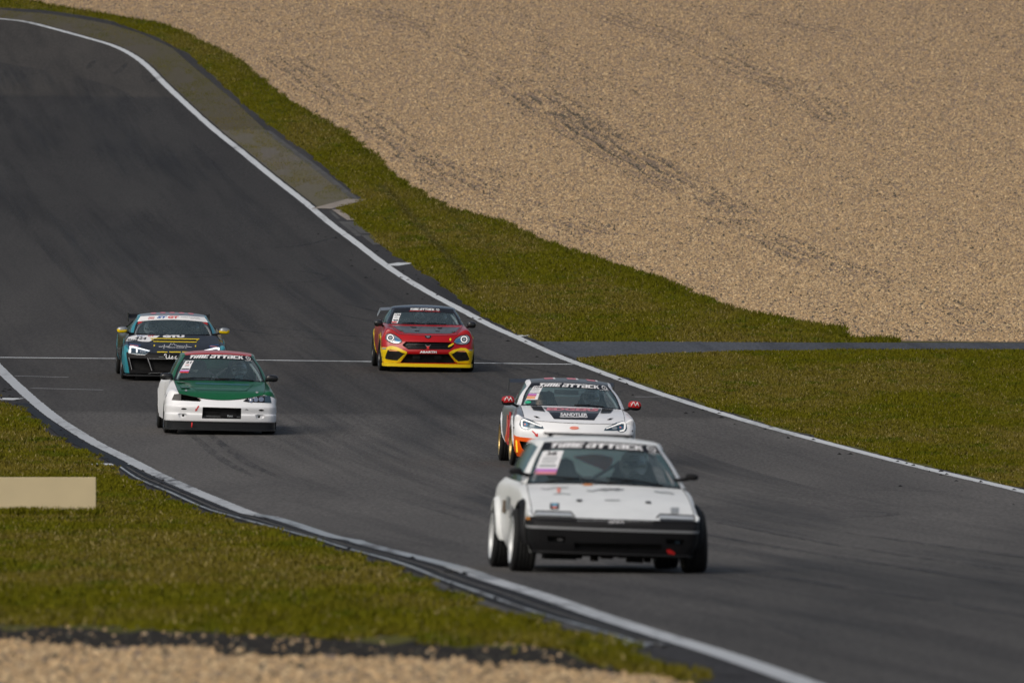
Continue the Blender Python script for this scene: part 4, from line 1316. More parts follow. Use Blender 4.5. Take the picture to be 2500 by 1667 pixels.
        if subv:
            s.glass_text('lettering', subv[0], subv[1], subv[2], subv[3], subv[4], sub, .008, .01, .2, st)
        return st
    def plate(s, quad, num, nbox, bands=()):
        """number sheet behind the screen: quad in (u,v) as bl, br, tr, tl"""
        def bil(a, b):
            q = [Vector(p) for p in quad]
            return tuple((q[0]*(1-a) + q[1]*a)*(1-b) + (q[3]*(1-a) + q[2]*a)*b)
        sh = s.glass_print('number_sheet', [[bil(0, 0), bil(1, 0), bil(1, 1), bil(0, 1)]], 'print_white', .005, .1)
        v, f = font_text(num, .03)
        a0, a1, b0, b1 = nbox
        s.glass_print('number', ([bil(a0 + p[0]*(a1-a0), b0 + p[1]*(b1-b0)) for p in v], f), 'print_black', .008, .4, sh)
        for (a0, a1, b0, b1, m) in bands:
            s.glass_print('print_band', [[bil(a0, b0), bil(a1, b0), bil(a1, b1), bil(a0, b1)]], m, .0075, .1, sh)
        return sh
    def mirror(s, side, c, size, mat, lower=None, split=.12):
        w, h, d = size
        root = s.add('door_mirror', ellipsoid_vf((0, 0, 0), (.001, .001, .001), 4, 2), mat)
        bpy.data.objects.remove(root)
        V, F = ellipsoid_vf(c, (w/2, d/2, h/2), 22, 14, .72)
        V = [(x + (.10 * (z - c[2]) * side), y + .25 * abs(x - c[0]) * .0, z + .12 * (x - c[0]) * side * -.6) for x, y, z in V]
        if lower:
            up = [q for q in F if sum(V[i][2] for i in q) / 4 > c[2] - h * split]; lo = [q for q in F if q not in up]
            o = s.add('door_mirror', (V, up), mat)
            s.add('lower_cap', (V, lo), lower, o)
        else:
            o = s.add('door_mirror', (V, F), mat)
        s.add('mirror_arm', tube_vf([(c[0] - side * w * .25, c[1] + .01, c[2] - h * .28), (c[0] - side * (w * .5 + .05), c[1] + .05, c[2] - h * .55), (c[0] - side * (w * .5 + .12), c[1] + .08, c[2] - h * .62)], .018, 8), 'black_plastic', o)
        s.add('mirror_glass', (lambda g: ([(c[0] + a * w * .42, c[1] + d * .5 + .004, c[2] + b * h * .38) for a, b in ell2(0, 0, 1, 1, 16)], [tuple(range(16))]))(0), 'chrome', o, False)
        return o
    def seat(s, x, y, z0, h, w=.50, logo=None):
        rows = []
        for t, dy, ww, wing in ((0, -.50, w*.95, .10), (.06, -.28, w, .13), (.10, -.02, w, .15), (.22, .04, w*.98, .15), (.45, .09, w, .16), (.66, .14, w*1.02, .13), (.80, .18, w*.86, .08), (.88, .20, w*.74, .10), (.96, .225, w*.66, .07), (1., .235, w*.40, .02)):
            rows.append([(x + ww / 2 * a, y + dy - wing * b, z0 + h * t + .02 * b) for a, b in ((-1, 1), (-.82, .35), (-.45, 0), (0, -.04), (.45, 0), (.82, .35), (1, 1))])
        g = patch(rows, 3, 3)
        v, f = grid_vf(g)
        back = g + np.array([0, .05, -.01]); v2, f2 = grid_vf(back, True)
        o = s.add('seat', join_vf((v, f), (v2, f2)), 'seat_fabric')
        if logo:
            vv, ff = font_text(logo[0], .01)
            a, b = logo[1], logo[2]
            s.add('lettering', ([(x + (p[0] - .5) * a, y + .155 - .04 * abs(p[0]-.5), z0 + h * .80 + p[1] * b) for p in vv], ff), 'print_grey', o, False)
        return o
    def cage(s, yb, w, zt, yf, zf, wf, mat='cage_steel', cross=True):
        P = [tube_vf(crv([(-w - .06, yb + .03, .25), (-w - .03, yb, zt - .30), (-w + .06, yb, zt - .02), (0, yb, zt), (w - .06, yb, zt - .02), (w + .03, yb, zt - .30), (w + .06, yb + .03, .25)], 30), .020, 8)]
        for sd in (-1, 1):
            P.append(tube_vf(crv([(sd * (w - .05), yb, zt - .03), (sd * (wf[1] - .04), yf + .75, zf - .03), (sd * wf[0], yf + .12, .80), (sd * wf[0], yf + .15, .3)], 20), .019, 8))
            P.append(tube_vf([(sd * (w - .08), yb, zt - .05), (sd * w * .8, yb + 1.0, .62)], .018, 8))
        P.append(tube_vf([(-w, yb, .70), (w, yb, .70)], .018, 8))
        if cross:
            P.append(tube_vf([(-w * .8, yb + .05, zt - .06), (w * .75, yb + .9, .55)], .018, 8)); P.append(tube_vf([(w * .8, yb + .05, zt - .06), (-w * .75, yb + .9, .55)], .018, 8))
        return s.add('roll_cage', join_vf(*P), mat)
    def steering(s, x, y, z, r=.165):
        c = [(x + r * math.cos(a), y - .05 * math.sin(a), z + r * math.sin(a)) for a in np.linspace(0, 2 * math.pi, 25)[:-1]]
        P = [tube_vf(c, .014, 8, True), tube_vf([(x, y, z), (x, y - .30, z - .06)], .025, 8)]
        for a in (0, math.pi, -math.pi / 2): P.append(tube_vf([(x, y, z), (x + r * math.cos(a), y - .05 * math.sin(a), z + r * math.sin(a))], .012, 6))
        return s.add('steering_wheel', join_vf(*P), 'black_plastic')
    def wiper(s, u0, v0, u1, v1, um=None):
        a = [s.uvp(u0 + (u1 - u0) * t, v0 + (v1 - v0) * t + .02 * math.sin(math.pi * t), .016) for t in np.linspace(0, 1, 10)]
        o = s.add('wiper', tube_vf(a, .008, 6), 'black_plastic')
        b = s.uvp(u0, -.02, .03); m = s.uvp(u0 + (u1 - u0) * .5, v0 + (v1 - v0) * .5, .03)
        s.add('wiper_arm', tube_vf([b, m], .008, 6), 'black_plastic', o)
        return o
    def frit(s, w=.035):
        """black ceramic border of the glass"""
        bnd = [rect2(-1, 0, -1 + w, 1.), rect2(1 - w, 0, 1, 1.), rect2(-1 + w, 0, 1 - w, .03)]
        s.glass_print('glass_border', bnd, 'print_black', .002, .1)

def splitter(c, name, z0, z1, y0, bow, w, ys, mat, parent=None):
    pts = [(w * f, y0 + bow * f ** 2.5) for f in np.linspace(0, .86, 8)] + [(w * .95, y0 + bow * .95), (w, y0 + bow + .12), (w, ys)]
    out = [(-x, y) for x, y in pts[::-1]] + pts[1:]
    n = len(out)
    v = [(x, y, z1) for x, y in out] + [(x, y, z0) for x, y in out]
    f = [(i, i + 1, n + i + 1, n + i) for i in range(n - 1)] + [tuple(range(n)), tuple(range(n, 2 * n))[::-1], (n - 1, 0, n, 2 * n - 1)]
    return c.add(name, (v, f), mat, parent, False)
def bar(c, name, a, b, r, mat, parent=None): return c.add(name, tube_vf([a, b], r, 8), mat, parent)
def cbox(c, name, x0, x1, y0, y1, z0, z1, mat, parent=None, bevel=.006): return c.add(name, box_vf(x0, x1, y0, y1, z0, z1), mat, parent, False, bevel=bevel)
def rowc(lst): return lst

# ================================================================== worn white coupe (nearest)
A = Car('race_car', 'worn white coupe with black front bumper and flares, nearest to the camera', .887, 113.9, .087, .75, 1018, 1340, 1390, .035, .0165, .095)
A.shell(dict(length=4.15, wheelbase=2.40, tyre=(.29, .225, .905, .035, .05, .885), rimf=.74, camber=.05, steer=.0, belly=.145,
  bonnet=[(.07, .495, .10, 2), (.40, .605, .06, 2), (.80, .72, .05, 2), (1.18, .806, .10, 2)],
  seam=(.40, .80, .49), fender_bulge=(.012, .012),
  side=dict(top=[(.10, .755, .495), (.17, .755, .50), (.46, .755, .595), (.85, .75, .705), (1.28, .735, .786), (1.7, .755, .80), (2.4, .765, .815), (3.2, .75, .83), (4.0, .70, .82), (4.15, .69, .80)],
            sh=[(.10, .79, .475), (.46, .793, .565), (.85, .80, .665), (1.28, .805, .73), (2.4, .815, .75), (3.2, .815, .75), (4.15, .76, .72)],
            mid=[(.10, .80, .42), (.75, .815, .50), (1.3, .815, .50), (2.4, .82, .50), (3.15, .83, .52), (4.15, .78, .50)],
            low=[(.10, .80, .32), (.75, .81, .32), (2.4, .81, .30), (3.15, .82, .32), (4.15, .77, .32)],
            sill=[(.10, .74, .16), (2.0, .76, .15), (4.15, .72, .20)]),
  bumper=[(.188, .09, .08, .188, .66, .74, .40, .19), (.27, .05, .10, .27, .70, .785, .40, .27), (.388, .02, .10, .39, .72, .80, .40, .395), (.412, .012, .10, .414, .72, .803, .40, .42), (.455, .03, .10, .455, .73, .80, .40, .46), (.477, .062, .10, .48, .74, .80, .40, .482)],
  bumper_split=[(0, 2, 0, None, 'black_plastic', 'front_bumper'), (2, 3, 0, None, 'trim_grey', 'bumper_strip'), (3, None, 0, None, 'black_plastic', 'bumper_top')],
  cuts=[[(705, 1048), (880, 1056), (872, 1108), (712, 1100)], [(1825, 1078), (2000, 1086), (1985, 1135), (1835, 1128)], [(960, 1115), (1790, 1130), (1780, 1182), (965, 1172)]],
  screen=[(1.20, .806, .725, 1.32, .792), (1.50, 1.01, .635, 1.58, .995), (1.80, 1.200, .525, 1.86, 1.178)],
  roof=[(1.80, 1.200, .525, 1.178, 1.86), (1.95, 1.236, .545, 1.20, 1.98), (2.4, 1.252, .55, 1.215, 2.4), (2.9, 1.235, .54, 1.195, 2.88)],
  pillar=(.058, .10, .045), rear=(3.75, .86),
  mat=dict(bonnet='worn_white_paint', fender=('worn_white_paint', 'worn_white_paint'), side=('worn_white_paint', 'worn_white_paint'), arch='black_plastic', rear_arch='worn_white_paint', roof='worn_white_paint', pillar='worn_white_paint', tail='worn_white_paint', rim='white_rim')))
A.frit(.018)
A.banner(.80, -.86, .97, .835, .955, ringr=.085, sub='print_white', subv=('GERMANY', .74, .96, .765, .79))
A.plate([(-.93, .20), (-.62, .20), (-.58, .76), (-.93, .76)], '38', (.25, .75, .78, .94), [(.15, .85, .66, .70, 'print_grey'), (.15, .85, .56, .60, 'print_grey'), (.15, .80, .46, .50, 'print_grey'), (.1, .9, .30, .38, 'print_grey'), (0, 1, .10, .22, 'print_purple'), (0, 1, 0, .10, 'print_pink')])
for sx in (-.36, .38): A.seat(sx, 2.30, .20, .82)
A.cage(2.62, .50, 1.15, 1.22, 1.15, (.66, .50), 'cage_steel')
cl = A.add('rear_cloth', grid_vf(patch([[(-.20, 2.40, 1.05), (0, 2.42, 1.08), (.17, 2.40, 1.06)], [(-.08, 2.44, 1.00), (.06, 2.46, 1.0), (.18, 2.44, 1.02)], [(.06, 2.48, .95), (.11, 2.49, .93), (.16, 2.48, .96)]], 4, 4)), 'cloth_red')
A.steering(.36, 1.86, .74)
A.wiper(-.72, .13, .05, -.0)
A.wiper(.02, .12, .72, .01)
for px, py in ((1007, 717), (1660, 735)): A.decal('bonnet_pin', [ell2(px, py, 30, 12)], 'print_black', .006, thick=.004)
# pop-up lamp lids and what lies under their front edge
for pts, st, sig in (([(588, 855), (596, 818), (930, 829), (968, 878)], [(606, 826), (926, 837), (945, 862), (604, 852)], [(600, 858), (945, 868), (960, 892), (600, 882)]),
                     ([(1735, 886), (1768, 850), (2088, 866), (2098, 900)], [(1776, 858), (2082, 872), (2088, 900), (1765, 888)], [(1765, 892), (2095, 904), (2095, 922), (1770, 912)])):
    lid = A.decal('lamp_lid_face', [st], 'lid_grey', .006, thick=.01)
    A.stroke('lid_gap', pts, 13, 'panel_gap', .007, lid)
    A.decal('turn_signal', [sig], 'print_black', .004, thick=.01)
A.decal('side_marker', [[(505, 868), (548, 872), (545, 898), (508, 892)]], 'amber', .005)
A.decal('lid_sticker', [[(730, 742), (815, 742), (815, 800), (730, 800)]], 'print_black', .005)
A.decal('lid_sticker', [[(748, 748), (800, 748), (800, 772), (748, 772)]], 'print_teal', .007)
A.decal('lid_sticker', [[(748, 773), (800, 773), (790, 792), (752, 792)]], 'print_salmon', .007)
A.decal('lid_sticker', [[(1872, 785), (1950, 785), (1945, 842), (1872, 842)]], 'print_grey', .005)
A.decal('bonnet_script', stroke2([(1075, 618), (1130, 626), (1200, 608), (1260, 622), (1300, 602), (1360, 618), (1430, 606)], 10), 'print_grey', .005)
A.decal('bonnet_script', stroke2([(1190, 612), (1250, 604), (1310, 612), (1390, 600)], 7), 'print_black', .006)
A.decal('bonnet_script', stroke2([(1720, 628), (1790, 640), (1850, 638), (1905, 655)], 12), 'print_grey', .005)
A.decal('bonnet_script', stroke2([(640, 600), (700, 606), (760, 592), (900, 590)], 7), 'print_grey', .005)
A.decal('bonnet_script', stroke2([(760, 655), (850, 650), (925, 655)], 6), 'print_grey', .005)
A.decal('bonnet_script', stroke2([(1250, 712), (1390, 714)], 9), 'trim_grey', .005)
A.decal('bonnet_sticker', [[(790, 585), (830, 585), (825, 640), (800, 640)]], 'print_salmon', .005)
A.decal('screen_washer', [ell2(1085, 563, 50, 8)], 'print_orange', .006)
for k in range(3): A.stroke('grille_slat', [(985, 905 + k * 16), (1700, 917 + k * 16)], 5, 'trim_grey' if k == 0 else 'panel_gap', .004)
bd = A.decal('maker_badge', [[(1268, 900), (1440, 905), (1436, 946), (1272, 941)]], 'print_black', .006, thick=.006)
A.text('lettering', 'TOYOTA', 1278, 905, 1430, 938, 'print_white', .010, .01, parent=bd)
A.decal('fog_lamp', [ell2(822, 1096, 30, 14)], 'chrome', -.035, thick=.02)
A.decal('fog_lamp', [ell2(1945, 1120, 28, 13)], 'lamp_glass', -.035, thick=.02)
A.decal('tow_strap', [[(1830, 1172), (1866, 1172), (1904, 1200), (1914, 1250), (1868, 1250), (1842, 1212)]], 'arrow_red', .012, thick=.01)
splitter(A, 'front_lip', .168, .190, .085, .09, .74, .38, 'black_plastic')
random.seed(5)
for k in range(9):
    x = -.55 + .135 * k + random.uniform(-.04, .04); d = random.uniform(.012, .05); hw = random.uniform(.02, .085)
    cbox(A, 'belly_bracket', x - hw, x + hw, .5 + .1 * (k % 3), .75, .146 - d, .146, 'black_plastic')
for sd in (-1, 1): A.mirror(sd, (sd * .825, 1.36, .903), (.125, .06, .08), 'black_plastic')
sp_ = cbox(A, 'roof_spoiler', -.42, .42, 2.98, 3.14, 1.246, 1.270, 'black_plastic')
for sd in (-1, 1): cbox(A, 'spoiler_foot', sd * .36 - .02, sd * .36 + .02, 2.99, 3.10, 1.18, 1.2455, 'black_plastic', sp_)
for y0, z0, mt in ((1.9, .60, 'print_grey'), (2.3, .56, 'post_wood'), (1.55, .52, 'trim_grey')):
    A.add('door_smudge', ([(-.832, y0, z0 - .06), (-.832, y0 + .35, z0 - .06), (-.828, y0 + .35, z0 + .06), (-.828, y0, z0 + .06)], [(0, 1, 2, 3)]), mt, smooth=False)  # flat panels standing for smudged dirt on the door
person(A, .38, 2.22, .30, 'suit_dark', 'driver in white helmet inside the nearest worn white coupe', 'helmet_white', 'drivers in the cars')

# ================================================================== white and orange coupe
B = Car('race_car', 'white coupe with orange lower bumper and red mirrors behind the nearest car', .874, 180.4, .053, .85, 969, 1195, 1385, .0419, .0273, .058)
B.shell(dict(length=4.24, wheelbase=2.57, tyre=(.315, .235, .905, .04, .02, .935), rimf=.74, belly=.12,
  bonnet=[(.13, .640, .20, 2), (.45, .748, .14, 2), (.85, .818, .08, 2), (1.25, .862, .10, 2)],
  seam=(.47, .888, .57), fender_bulge=(.03, .05),
  side=dict(top=[(.28, .735, .65), (.33, .74, .658), (.6, .745, .735), (.95, .75, .795), (1.35, .755, .842), (1.8, .77, .85), (2.6, .78, .865), (3.4, .74, .90), (4.1, .68, .90), (4.24, .66, .88)],
            sh=[(.28, .83, .65), (.6, .865, .715), (.95, .87, .75), (1.35, .855, .77), (2.2, .86, .77), (3.3, .885, .80), (4.24, .78, .75)],
            mid=[(.28, .875, .58), (.6, .895, .61), (.9, .905, .60), (1.35, .875, .58), (2.2, .87, .56), (3.3, .92, .60), (4.24, .82, .58)],
            low=[(.28, .88, .38), (.85, .895, .38), (1.35, .865, .34), (2.2, .86, .34), (3.4, .91, .38), (4.24, .80, .38)],
            sill=[(.28, .83, .14), (2.0, .82, .13), (4.24, .76, .2)]),
  bumper=[(.10, .10, .16, .11, .62, .82, .47, .12), (.22, .04, .18, .23, .66, .87, .47, .24), (.385, .0, .20, .40, .68, .885, .47, .44), (.50, .02, .20, .52, .70, .888, .47, .51)],
  bumper_split=[(0, 2, 0, None, 'orange_paint', 'lower_bumper'), (2, None, 0, None, 'white_paint', 'front_bumper')],
  cuts=[[(415, 1030), (560, 1050), (590, 1110), (560, 1165), (480, 1160), (450, 1130)], [(1830, 1105), (1985, 1095), (1960, 1190), (1930, 1215), (1840, 1215), (1800, 1165)], [(760, 1020), (1620, 1050), (1560, 1230), (800, 1205)]],
  screen=[(1.25, .862, .74, 1.42, .846), (1.58, 1.04, .675, 1.72, 1.02), (1.92, 1.19, .57, 2.02, 1.165)],
  roof=[(1.92, 1.19, .57, 1.165, 2.02), (2.1, 1.228, .575, 1.195, 2.15), (2.5, 1.256, .575, 1.215, 2.5), (3.0, 1.23, .55, 1.18, 3.0)],
  pillar=(.062, .12, .05), rear=(3.85, .95),
  mat=dict(bonnet='white_paint', fender=('white_paint', 'white_paint'), side=('silver_paint', 'white_paint'), arch='white_paint', roof='matte_grey', pillar='white_paint', tail='white_paint', rim='gold_rim')))
B.frit(.035)
B.banner(.77, -.76, .95, .80, .965, subv=('GERMANY', .66, .93, .745, .775), ringr=.075)
B.plate([(-.92, .22), (-.66, .22), (-.62, .84), (-.86, .84)], '104', (.15, .95, .82, .96), [(.1, .8, .72, .76, 'print_grey'), (.1, .8, .60, .64, 'print_grey'), (0, 1, .44, .47, 'print_black'), (0, .78, .28, .40, 'print_purple'), (0, .78, .22, .28, 'print_red'), (0, .75, .06, .18, 'print_orange')])
gs_ = B.glass_print('round_sticker', [[(-.86 + .07 * math.cos(a) , .12 + .055 * math.sin(a)) for a in np.linspace(0, 6.28, 17)[:-1]]], 'print_green', .006)
for sx in (-.37, .37): B.seat(sx, 2.36, .18, .86)
B.cage(2.75, .52, 1.17, 1.30, 1.16, (.70, .54), 'cage_pale', False)
B.add('rear_brace', tube_vf([(-.18, 2.75, 1.04), (.18, 2.75, 1.04)], .035, 8), 'cage_pale')
B.steering(.37, 1.92, .76)
B.wiper(.05, .035, .62, .01)
hg = B.decal('bonnet_graphic', [[(742, 548), (1588, 575), (1545, 640), (835, 625)]], 'matte_grey', .004)
B.decal('bonnet_graphic', [[(835, 626), (1545, 641), (1478, 742), (908, 722)]], 'print_black', .004)
B.text('lettering', 'EDGERS', 795, 558, 1545, 600, 'print_pink', .007, .05, .1, 12)
B.text('lettering', 'SANDTLER', 998, 636, 1385, 682, 'print_white', .007, .035, 0, 8)
B.decal('underline', [[(992, 690), (1385, 696), (1383, 705), (990, 699)]], 'print_white', .007)
for q in ([(572, 535), (728, 545), (778, 612), (612, 592)], [(1600, 572), (1752, 585), (1712, 632), (1568, 638)]):
    vt = B.decal('bonnet_vent', [q], 'black_hole', .006)
    if vt: B.stroke('vent_frame', q, 9, 'carbon', .012, vt, True)
for q in ([(618, 682), (660, 684), (708, 708), (660, 708)], [(1658, 736), (1700, 715), (1752, 712), (1705, 738)]): B.decal('bonnet_pin', [q], 'black_plastic', .006, thick=.005)
for lamp, drl, pr, pr2 in (([(415, 800), (428, 740), (452, 712), (492, 706), (580, 734), (742, 822), (766, 862), (640, 860), (585, 850), (545, 874), (500, 872), (445, 852)],
                  [[(436, 742), (462, 722), (500, 728), (492, 750), (462, 756)], [(500, 728), (738, 824), (730, 838), (492, 750)], [(436, 742), (462, 756), (466, 828), (440, 828)], [(440, 828), (466, 828), (540, 852), (530, 868), (470, 856)]], (505, 800), (600, 815)),
                 ([(1945, 855), (1930, 785), (1905, 758), (1880, 752), (1790, 776), (1640, 850), (1614, 888), (1745, 890), (1800, 886), (1840, 908), (1885, 912), (1930, 892)],
                  [[(1925, 788), (1900, 766), (1862, 770), (1870, 792), (1898, 800)], [(1862, 770), (1640, 858), (1648, 870), (1870, 792)], [(1925, 788), (1898, 800), (1898, 868), (1924, 862)], [(1924, 862), (1898, 868), (1830, 890), (1842, 906), (1898, 900)]], (1855, 845), (1765, 855))):
    hl = B.decal('headlight', [lamp], 'lamp_glass', .004, 24, .02)
    B.decal('running_light', drl, 'drl_white', .010, 24, .0, hl)
    B.decal('projector', [ell2(*pr, 34, 28)], 'lamp_blue', .008, parent=hl)
    B.decal('projector_core', [ell2(pr[0] - 8, pr[1], 14, 13)], 'print_salmon', .010, parent=hl)
    B.decal('reflector', [ell2(*pr2, 40, 22)], 'lamp_pale', .007, parent=hl)
B.decal('nose_badge', [ell2(1195, 852, 66, 23)], 'print_salmon', .008, thick=.008)
B.decal('tow_arrow', [[(592, 894), (606, 884), (662, 938), (648, 950)], [(632, 952), (678, 922), (684, 972), (660, 972)]], 'arrow_red', .005)
B.decal('side_light', [[(365, 1020), (386, 1022), (398, 1190), (374, 1190)]], 'drl_amber', .006, thick=.006)
B.decal('side_light', [[(2010, 1085), (2030, 1085), (2005, 1240), (1985, 1240)]], 'drl_amber', .006, thick=.006)
B.decal('fog_lamp', [ell2(505, 1105, 42, 45)], 'black_plastic', -.03, thick=.03)
for q in (338, 2018): B.decal('washer_cap', [ell2(q, 840 if q < 1000 else 892, 7, 14, 8)], 'black_plastic', .005)
splitter(B, 'front_lip', .072, .100, .075, .15, .83, .46, 'black_plastic')
B.decal('lip_print', [[(378, 1262), (452, 1262), (450, 1278), (376, 1278)]], 'print_white', .045)
for sd in (-1, 1):
    mo = B.mirror(sd, (sd * .935, 1.36, .908), (.195, .14, .145), 'red_paint', 'black_plastic')
    for k, q in enumerate(((-.055, -.03, .045), (-.02, .045, -.03), (.005, -.03, .04), (.03, .04, -.035))):
        c0 = Vector((sd * .935, 1.36 - .080, .93))
        a, b, c_ = q
        B.add('squiggle', tube_vf([c0 + Vector((a, .014 * abs(a) * 20 * .5, b * .8)), c0 + Vector((a + .028, .012, c_ * .8))], .006, 5), 'print_white', mo)
wg = B.add('rear_wing', grid_vf(patch([[(-.78, 3.95, 1.13), (-.3, 3.95, 1.15), (.3, 3.95, 1.15), (.78, 3.95, 1.13)], [(-.78, 4.15, 1.18), (-.3, 4.15, 1.20), (.3, 4.15, 1.20), (.78, 4.15, 1.18)]], 3, 4)), 'carbon')
for sd in (-1, 1):
    B.add('end_plate', ([(sd * .785, 3.90, 1.0), (sd * .785, 4.20, 1.0), (sd * .785, 4.20, 1.20), (sd * .785, 3.95, 1.16)], [(0, 1, 2, 3)]), 'carbon', wg, False)
    B.add('wing_strut', tube_vf([(sd * .45, 4.05, 1.15), (sd * .42, 4.02, .90)], .015, 6), 'carbon', wg)
for x0 in (-.36, -.02, .27):
    B.top_decal('roof_stripe', [(x0, 2.22), (x0 + .13, 2.22), (x0 + .12, 2.75), (x0 - .01, 2.75)], 'print_pink')
    B.top_decal('roof_stripe', [(x0 + .131, 2.22), (x0 + .16, 2.22), (x0 + .16, 2.75), (x0 + .121, 2.75)], 'print_white')
for y0, z0, h, mt in ((1.35, .66, .10, 'print_red'), (1.6, .45, .20, 'print_red'), (2.2, .50, .22, 'orange_paint'), (1.35, .40, .10, 'print_orange')):
    B.add('door_graphic', ([(-.885, y0, z0 - h), (-.885, y0 + .55, z0 - h), (-.882, y0 + .55, z0 + h * .8), (-.882, y0, z0 + h * .8)], [(0, 1, 2, 3)]), mt, smooth=False)
person(B, .37, 2.28, .29, 'suit_grey', 'driver in grey and white helmet inside the white and orange coupe', 'helmet_white', 'drivers in the cars')
person(B, -.37, 2.24, .20, 'suit_dark', 'bareheaded passenger inside the white and orange coupe', None, 'passengers in the cars')

# ================================================================== red and yellow roadster
C = Car('race_car', 'red roadster with yellow bumper corners and black roof', -1.597, 227.5, .062, .80, 1030, 1213, 1438, .021, .0363, .055)
C.shell(dict(length=4.05, wheelbase=2.31, tyre=(.31, .225, .872, .035, .012, .880), rimf=.72, belly=.11,
  bonnet=[(.18, .672, .14, 2), (.45, .735, .14, 2), (.80, .79, .12, 2), (1.15, .842, .12, 2)],
  seam=(.44, .855, .60), fender_bulge=(.035, .06),
  side=dict(top=[(.30, .54, .68), (.36, .55, .70), (.61, .60, .755), (.92, .65, .80), (1.27, .70, .842), (1.8, .74, .84), (2.5, .75, .85), (3.2, .72, .86), (4.05, .62, .84)],
            sh=[(.30, .72, .69), (.61, .75, .785), (.92, .765, .795), (1.27, .775, .785), (2.2, .79, .775), (3.1, .81, .80), (4.05, .72, .72)],
            mid=[(.30, .83, .59), (.61, .85, .63), (.92, .858, .62), (1.27, .845, .60), (2.2, .835, .58), (3.1, .862, .60), (4.05, .78, .55)],
            low=[(.30, .85, .38), (.8, .855, .38), (1.3, .83, .34), (2.2, .82, .34), (3.1, .855, .38), (4.05, .78, .38)],
            sill=[(.30, .81, .14), (2.0, .79, .13), (4.05, .74, .2)]),
  bumper=[(.135, .08, .14, .135, .66, .82, .44, .14), (.33, .02, .15, .33, .66, .845, .44, .34), (.40, .01, .15, .40, .64, .85, .44, .42), (.555, .05, .15, .555, .58, .853, .44, .52)],
  bumper_split=[(0, None, 0, None, 'red_paint', 'front_bumper')],
  cuts=[[(722, 945), (790, 882), (1640, 897), (1715, 960), (1640, 1034), (832, 1028)], [(815, 1114), (1605, 1120), (1735, 1292), (690, 1282)]],
  screen=[(1.15, .842, .67, 1.30, .838), (1.45, .99, .615, 1.57, .975), (1.75, 1.135, .535, 1.85, 1.11)],
  roof=[(1.75, 1.135, .535, 1.11, 1.85), (1.9, 1.162, .55, 1.13, 1.95), (2.2, 1.18, .55, 1.145, 2.2), (2.6, 1.155, .52, 1.12, 2.6)],
  pillar=(.055, .11, .05), rear=(3.0, .90),
  mat=dict(bonnet='red_paint', fender=('red_paint', 'red_paint'), side=('dark_red_paint', 'dark_red_paint'), arch='yellow_paint', roof='black_paint', pillar='black_paint', tail='dark_red_paint', rim='dark_rim')))
C.frit(.05)
st = C.glass_print('sun_strip', [[(-1 + 2*i/24, .74), (-1 + 2*(i+1)/24, .74), (-1 + 2*(i+1)/24, 1.), (-1 + 2*i/24, 1.)] for i in range(24)], 'print_black', .004)
C.glass_print('lettering', [[(-.46 + a * .80, .84 + b * .12) for a, b in p] for p in glyph_text('TimE ATTACK')], 'print_white', .008, .1, st)
C.glass_print('wheel_emblem', ring2(.43, .90, .055, .07, .016) + [ell2(.43, .90, .016, .02, 8)], 'print_white', .008, .1, st)
C.glass_text('lettering', 'ROADSTER CHALLENGE', -.46, .49, .765, .815, 'print_red', .008, .02, .1, st)
C.plate([(-.93, .06), (-.74, .06), (-.70, .66), (-.93, .66)], '124', (.18, .95, .76, .92), [(.25, .75, .62, .66, 'print_grey'), (.2, .8, .50, .54, 'print_grey'), (.1, .9, .26, .34, 'print_black'), (.0, .8, .02, .14, 'print_red'), (.3, .9, .18, .24, 'print_grey')])
C.seat(-.34, 2.14, .18, .86, .50, ('RECARO', .22, .045)); C.seat(.34, 2.14, .18, .86)
C.cage(2.42, .48, 1.10, 1.18, 1.10, (.62, .50), 'cage_pale')
C.steering(.34, 1.74, .74)
C.wiper(.02, .04, .55, .015); C.wiper(-.6, .03, -.02, .02)
C.decal('bonnet_graphic', [[(508, 576), (1822, 610), (1745, 698), (1640, 734), (1213, 730), (770, 720), (655, 660)]], 'matte_grey', .004)
C.decal('nose_badge', [[(1150, 770), (1275, 772), (1268, 812), (1215, 832), (1160, 808)]], 'print_black', .006, thick=.006)
C.decal('badge_crest', [[(1180, 780), (1248, 782), (1242, 806), (1214, 816), (1185, 804)]], 'silver_paint', .010)
C.text('lettering', 'ABARTH', 1056, 1058, 1376, 1098, 'print_white', .006, .05, 0, 4)
for z0 in range(4): C.stroke('grille_bar', [(775, 905 + z0 * 32), (1665, 920 + z0 * 32)], 7, 'carbon', -.035)
C.decal('grille_emblem', [[(1175, 962), (1250, 963), (1232, 990), (1240, 1018), (1185, 1018), (1194, 990)]], 'arrow_red', -.02)
C.stroke('emblem_horn', [(1165, 940), (1195, 962), (1235, 962), (1262, 942)], 8, 'print_grey', -.018)
C.decal('radiator', [[(915, 1150), (1055, 1152), (1055, 1225), (915, 1222)]], 'carbon', -.055)
C.decal('radiator', [[(1340, 1160), (1480, 1162), (1480, 1232), (1340, 1230)]], 'carbon', -.055)
for z0 in range(3): C.stroke('grille_bar', [(760, 1150 + z0 * 45), (1660, 1160 + z0 * 45)], 5, 'carbon', -.03)
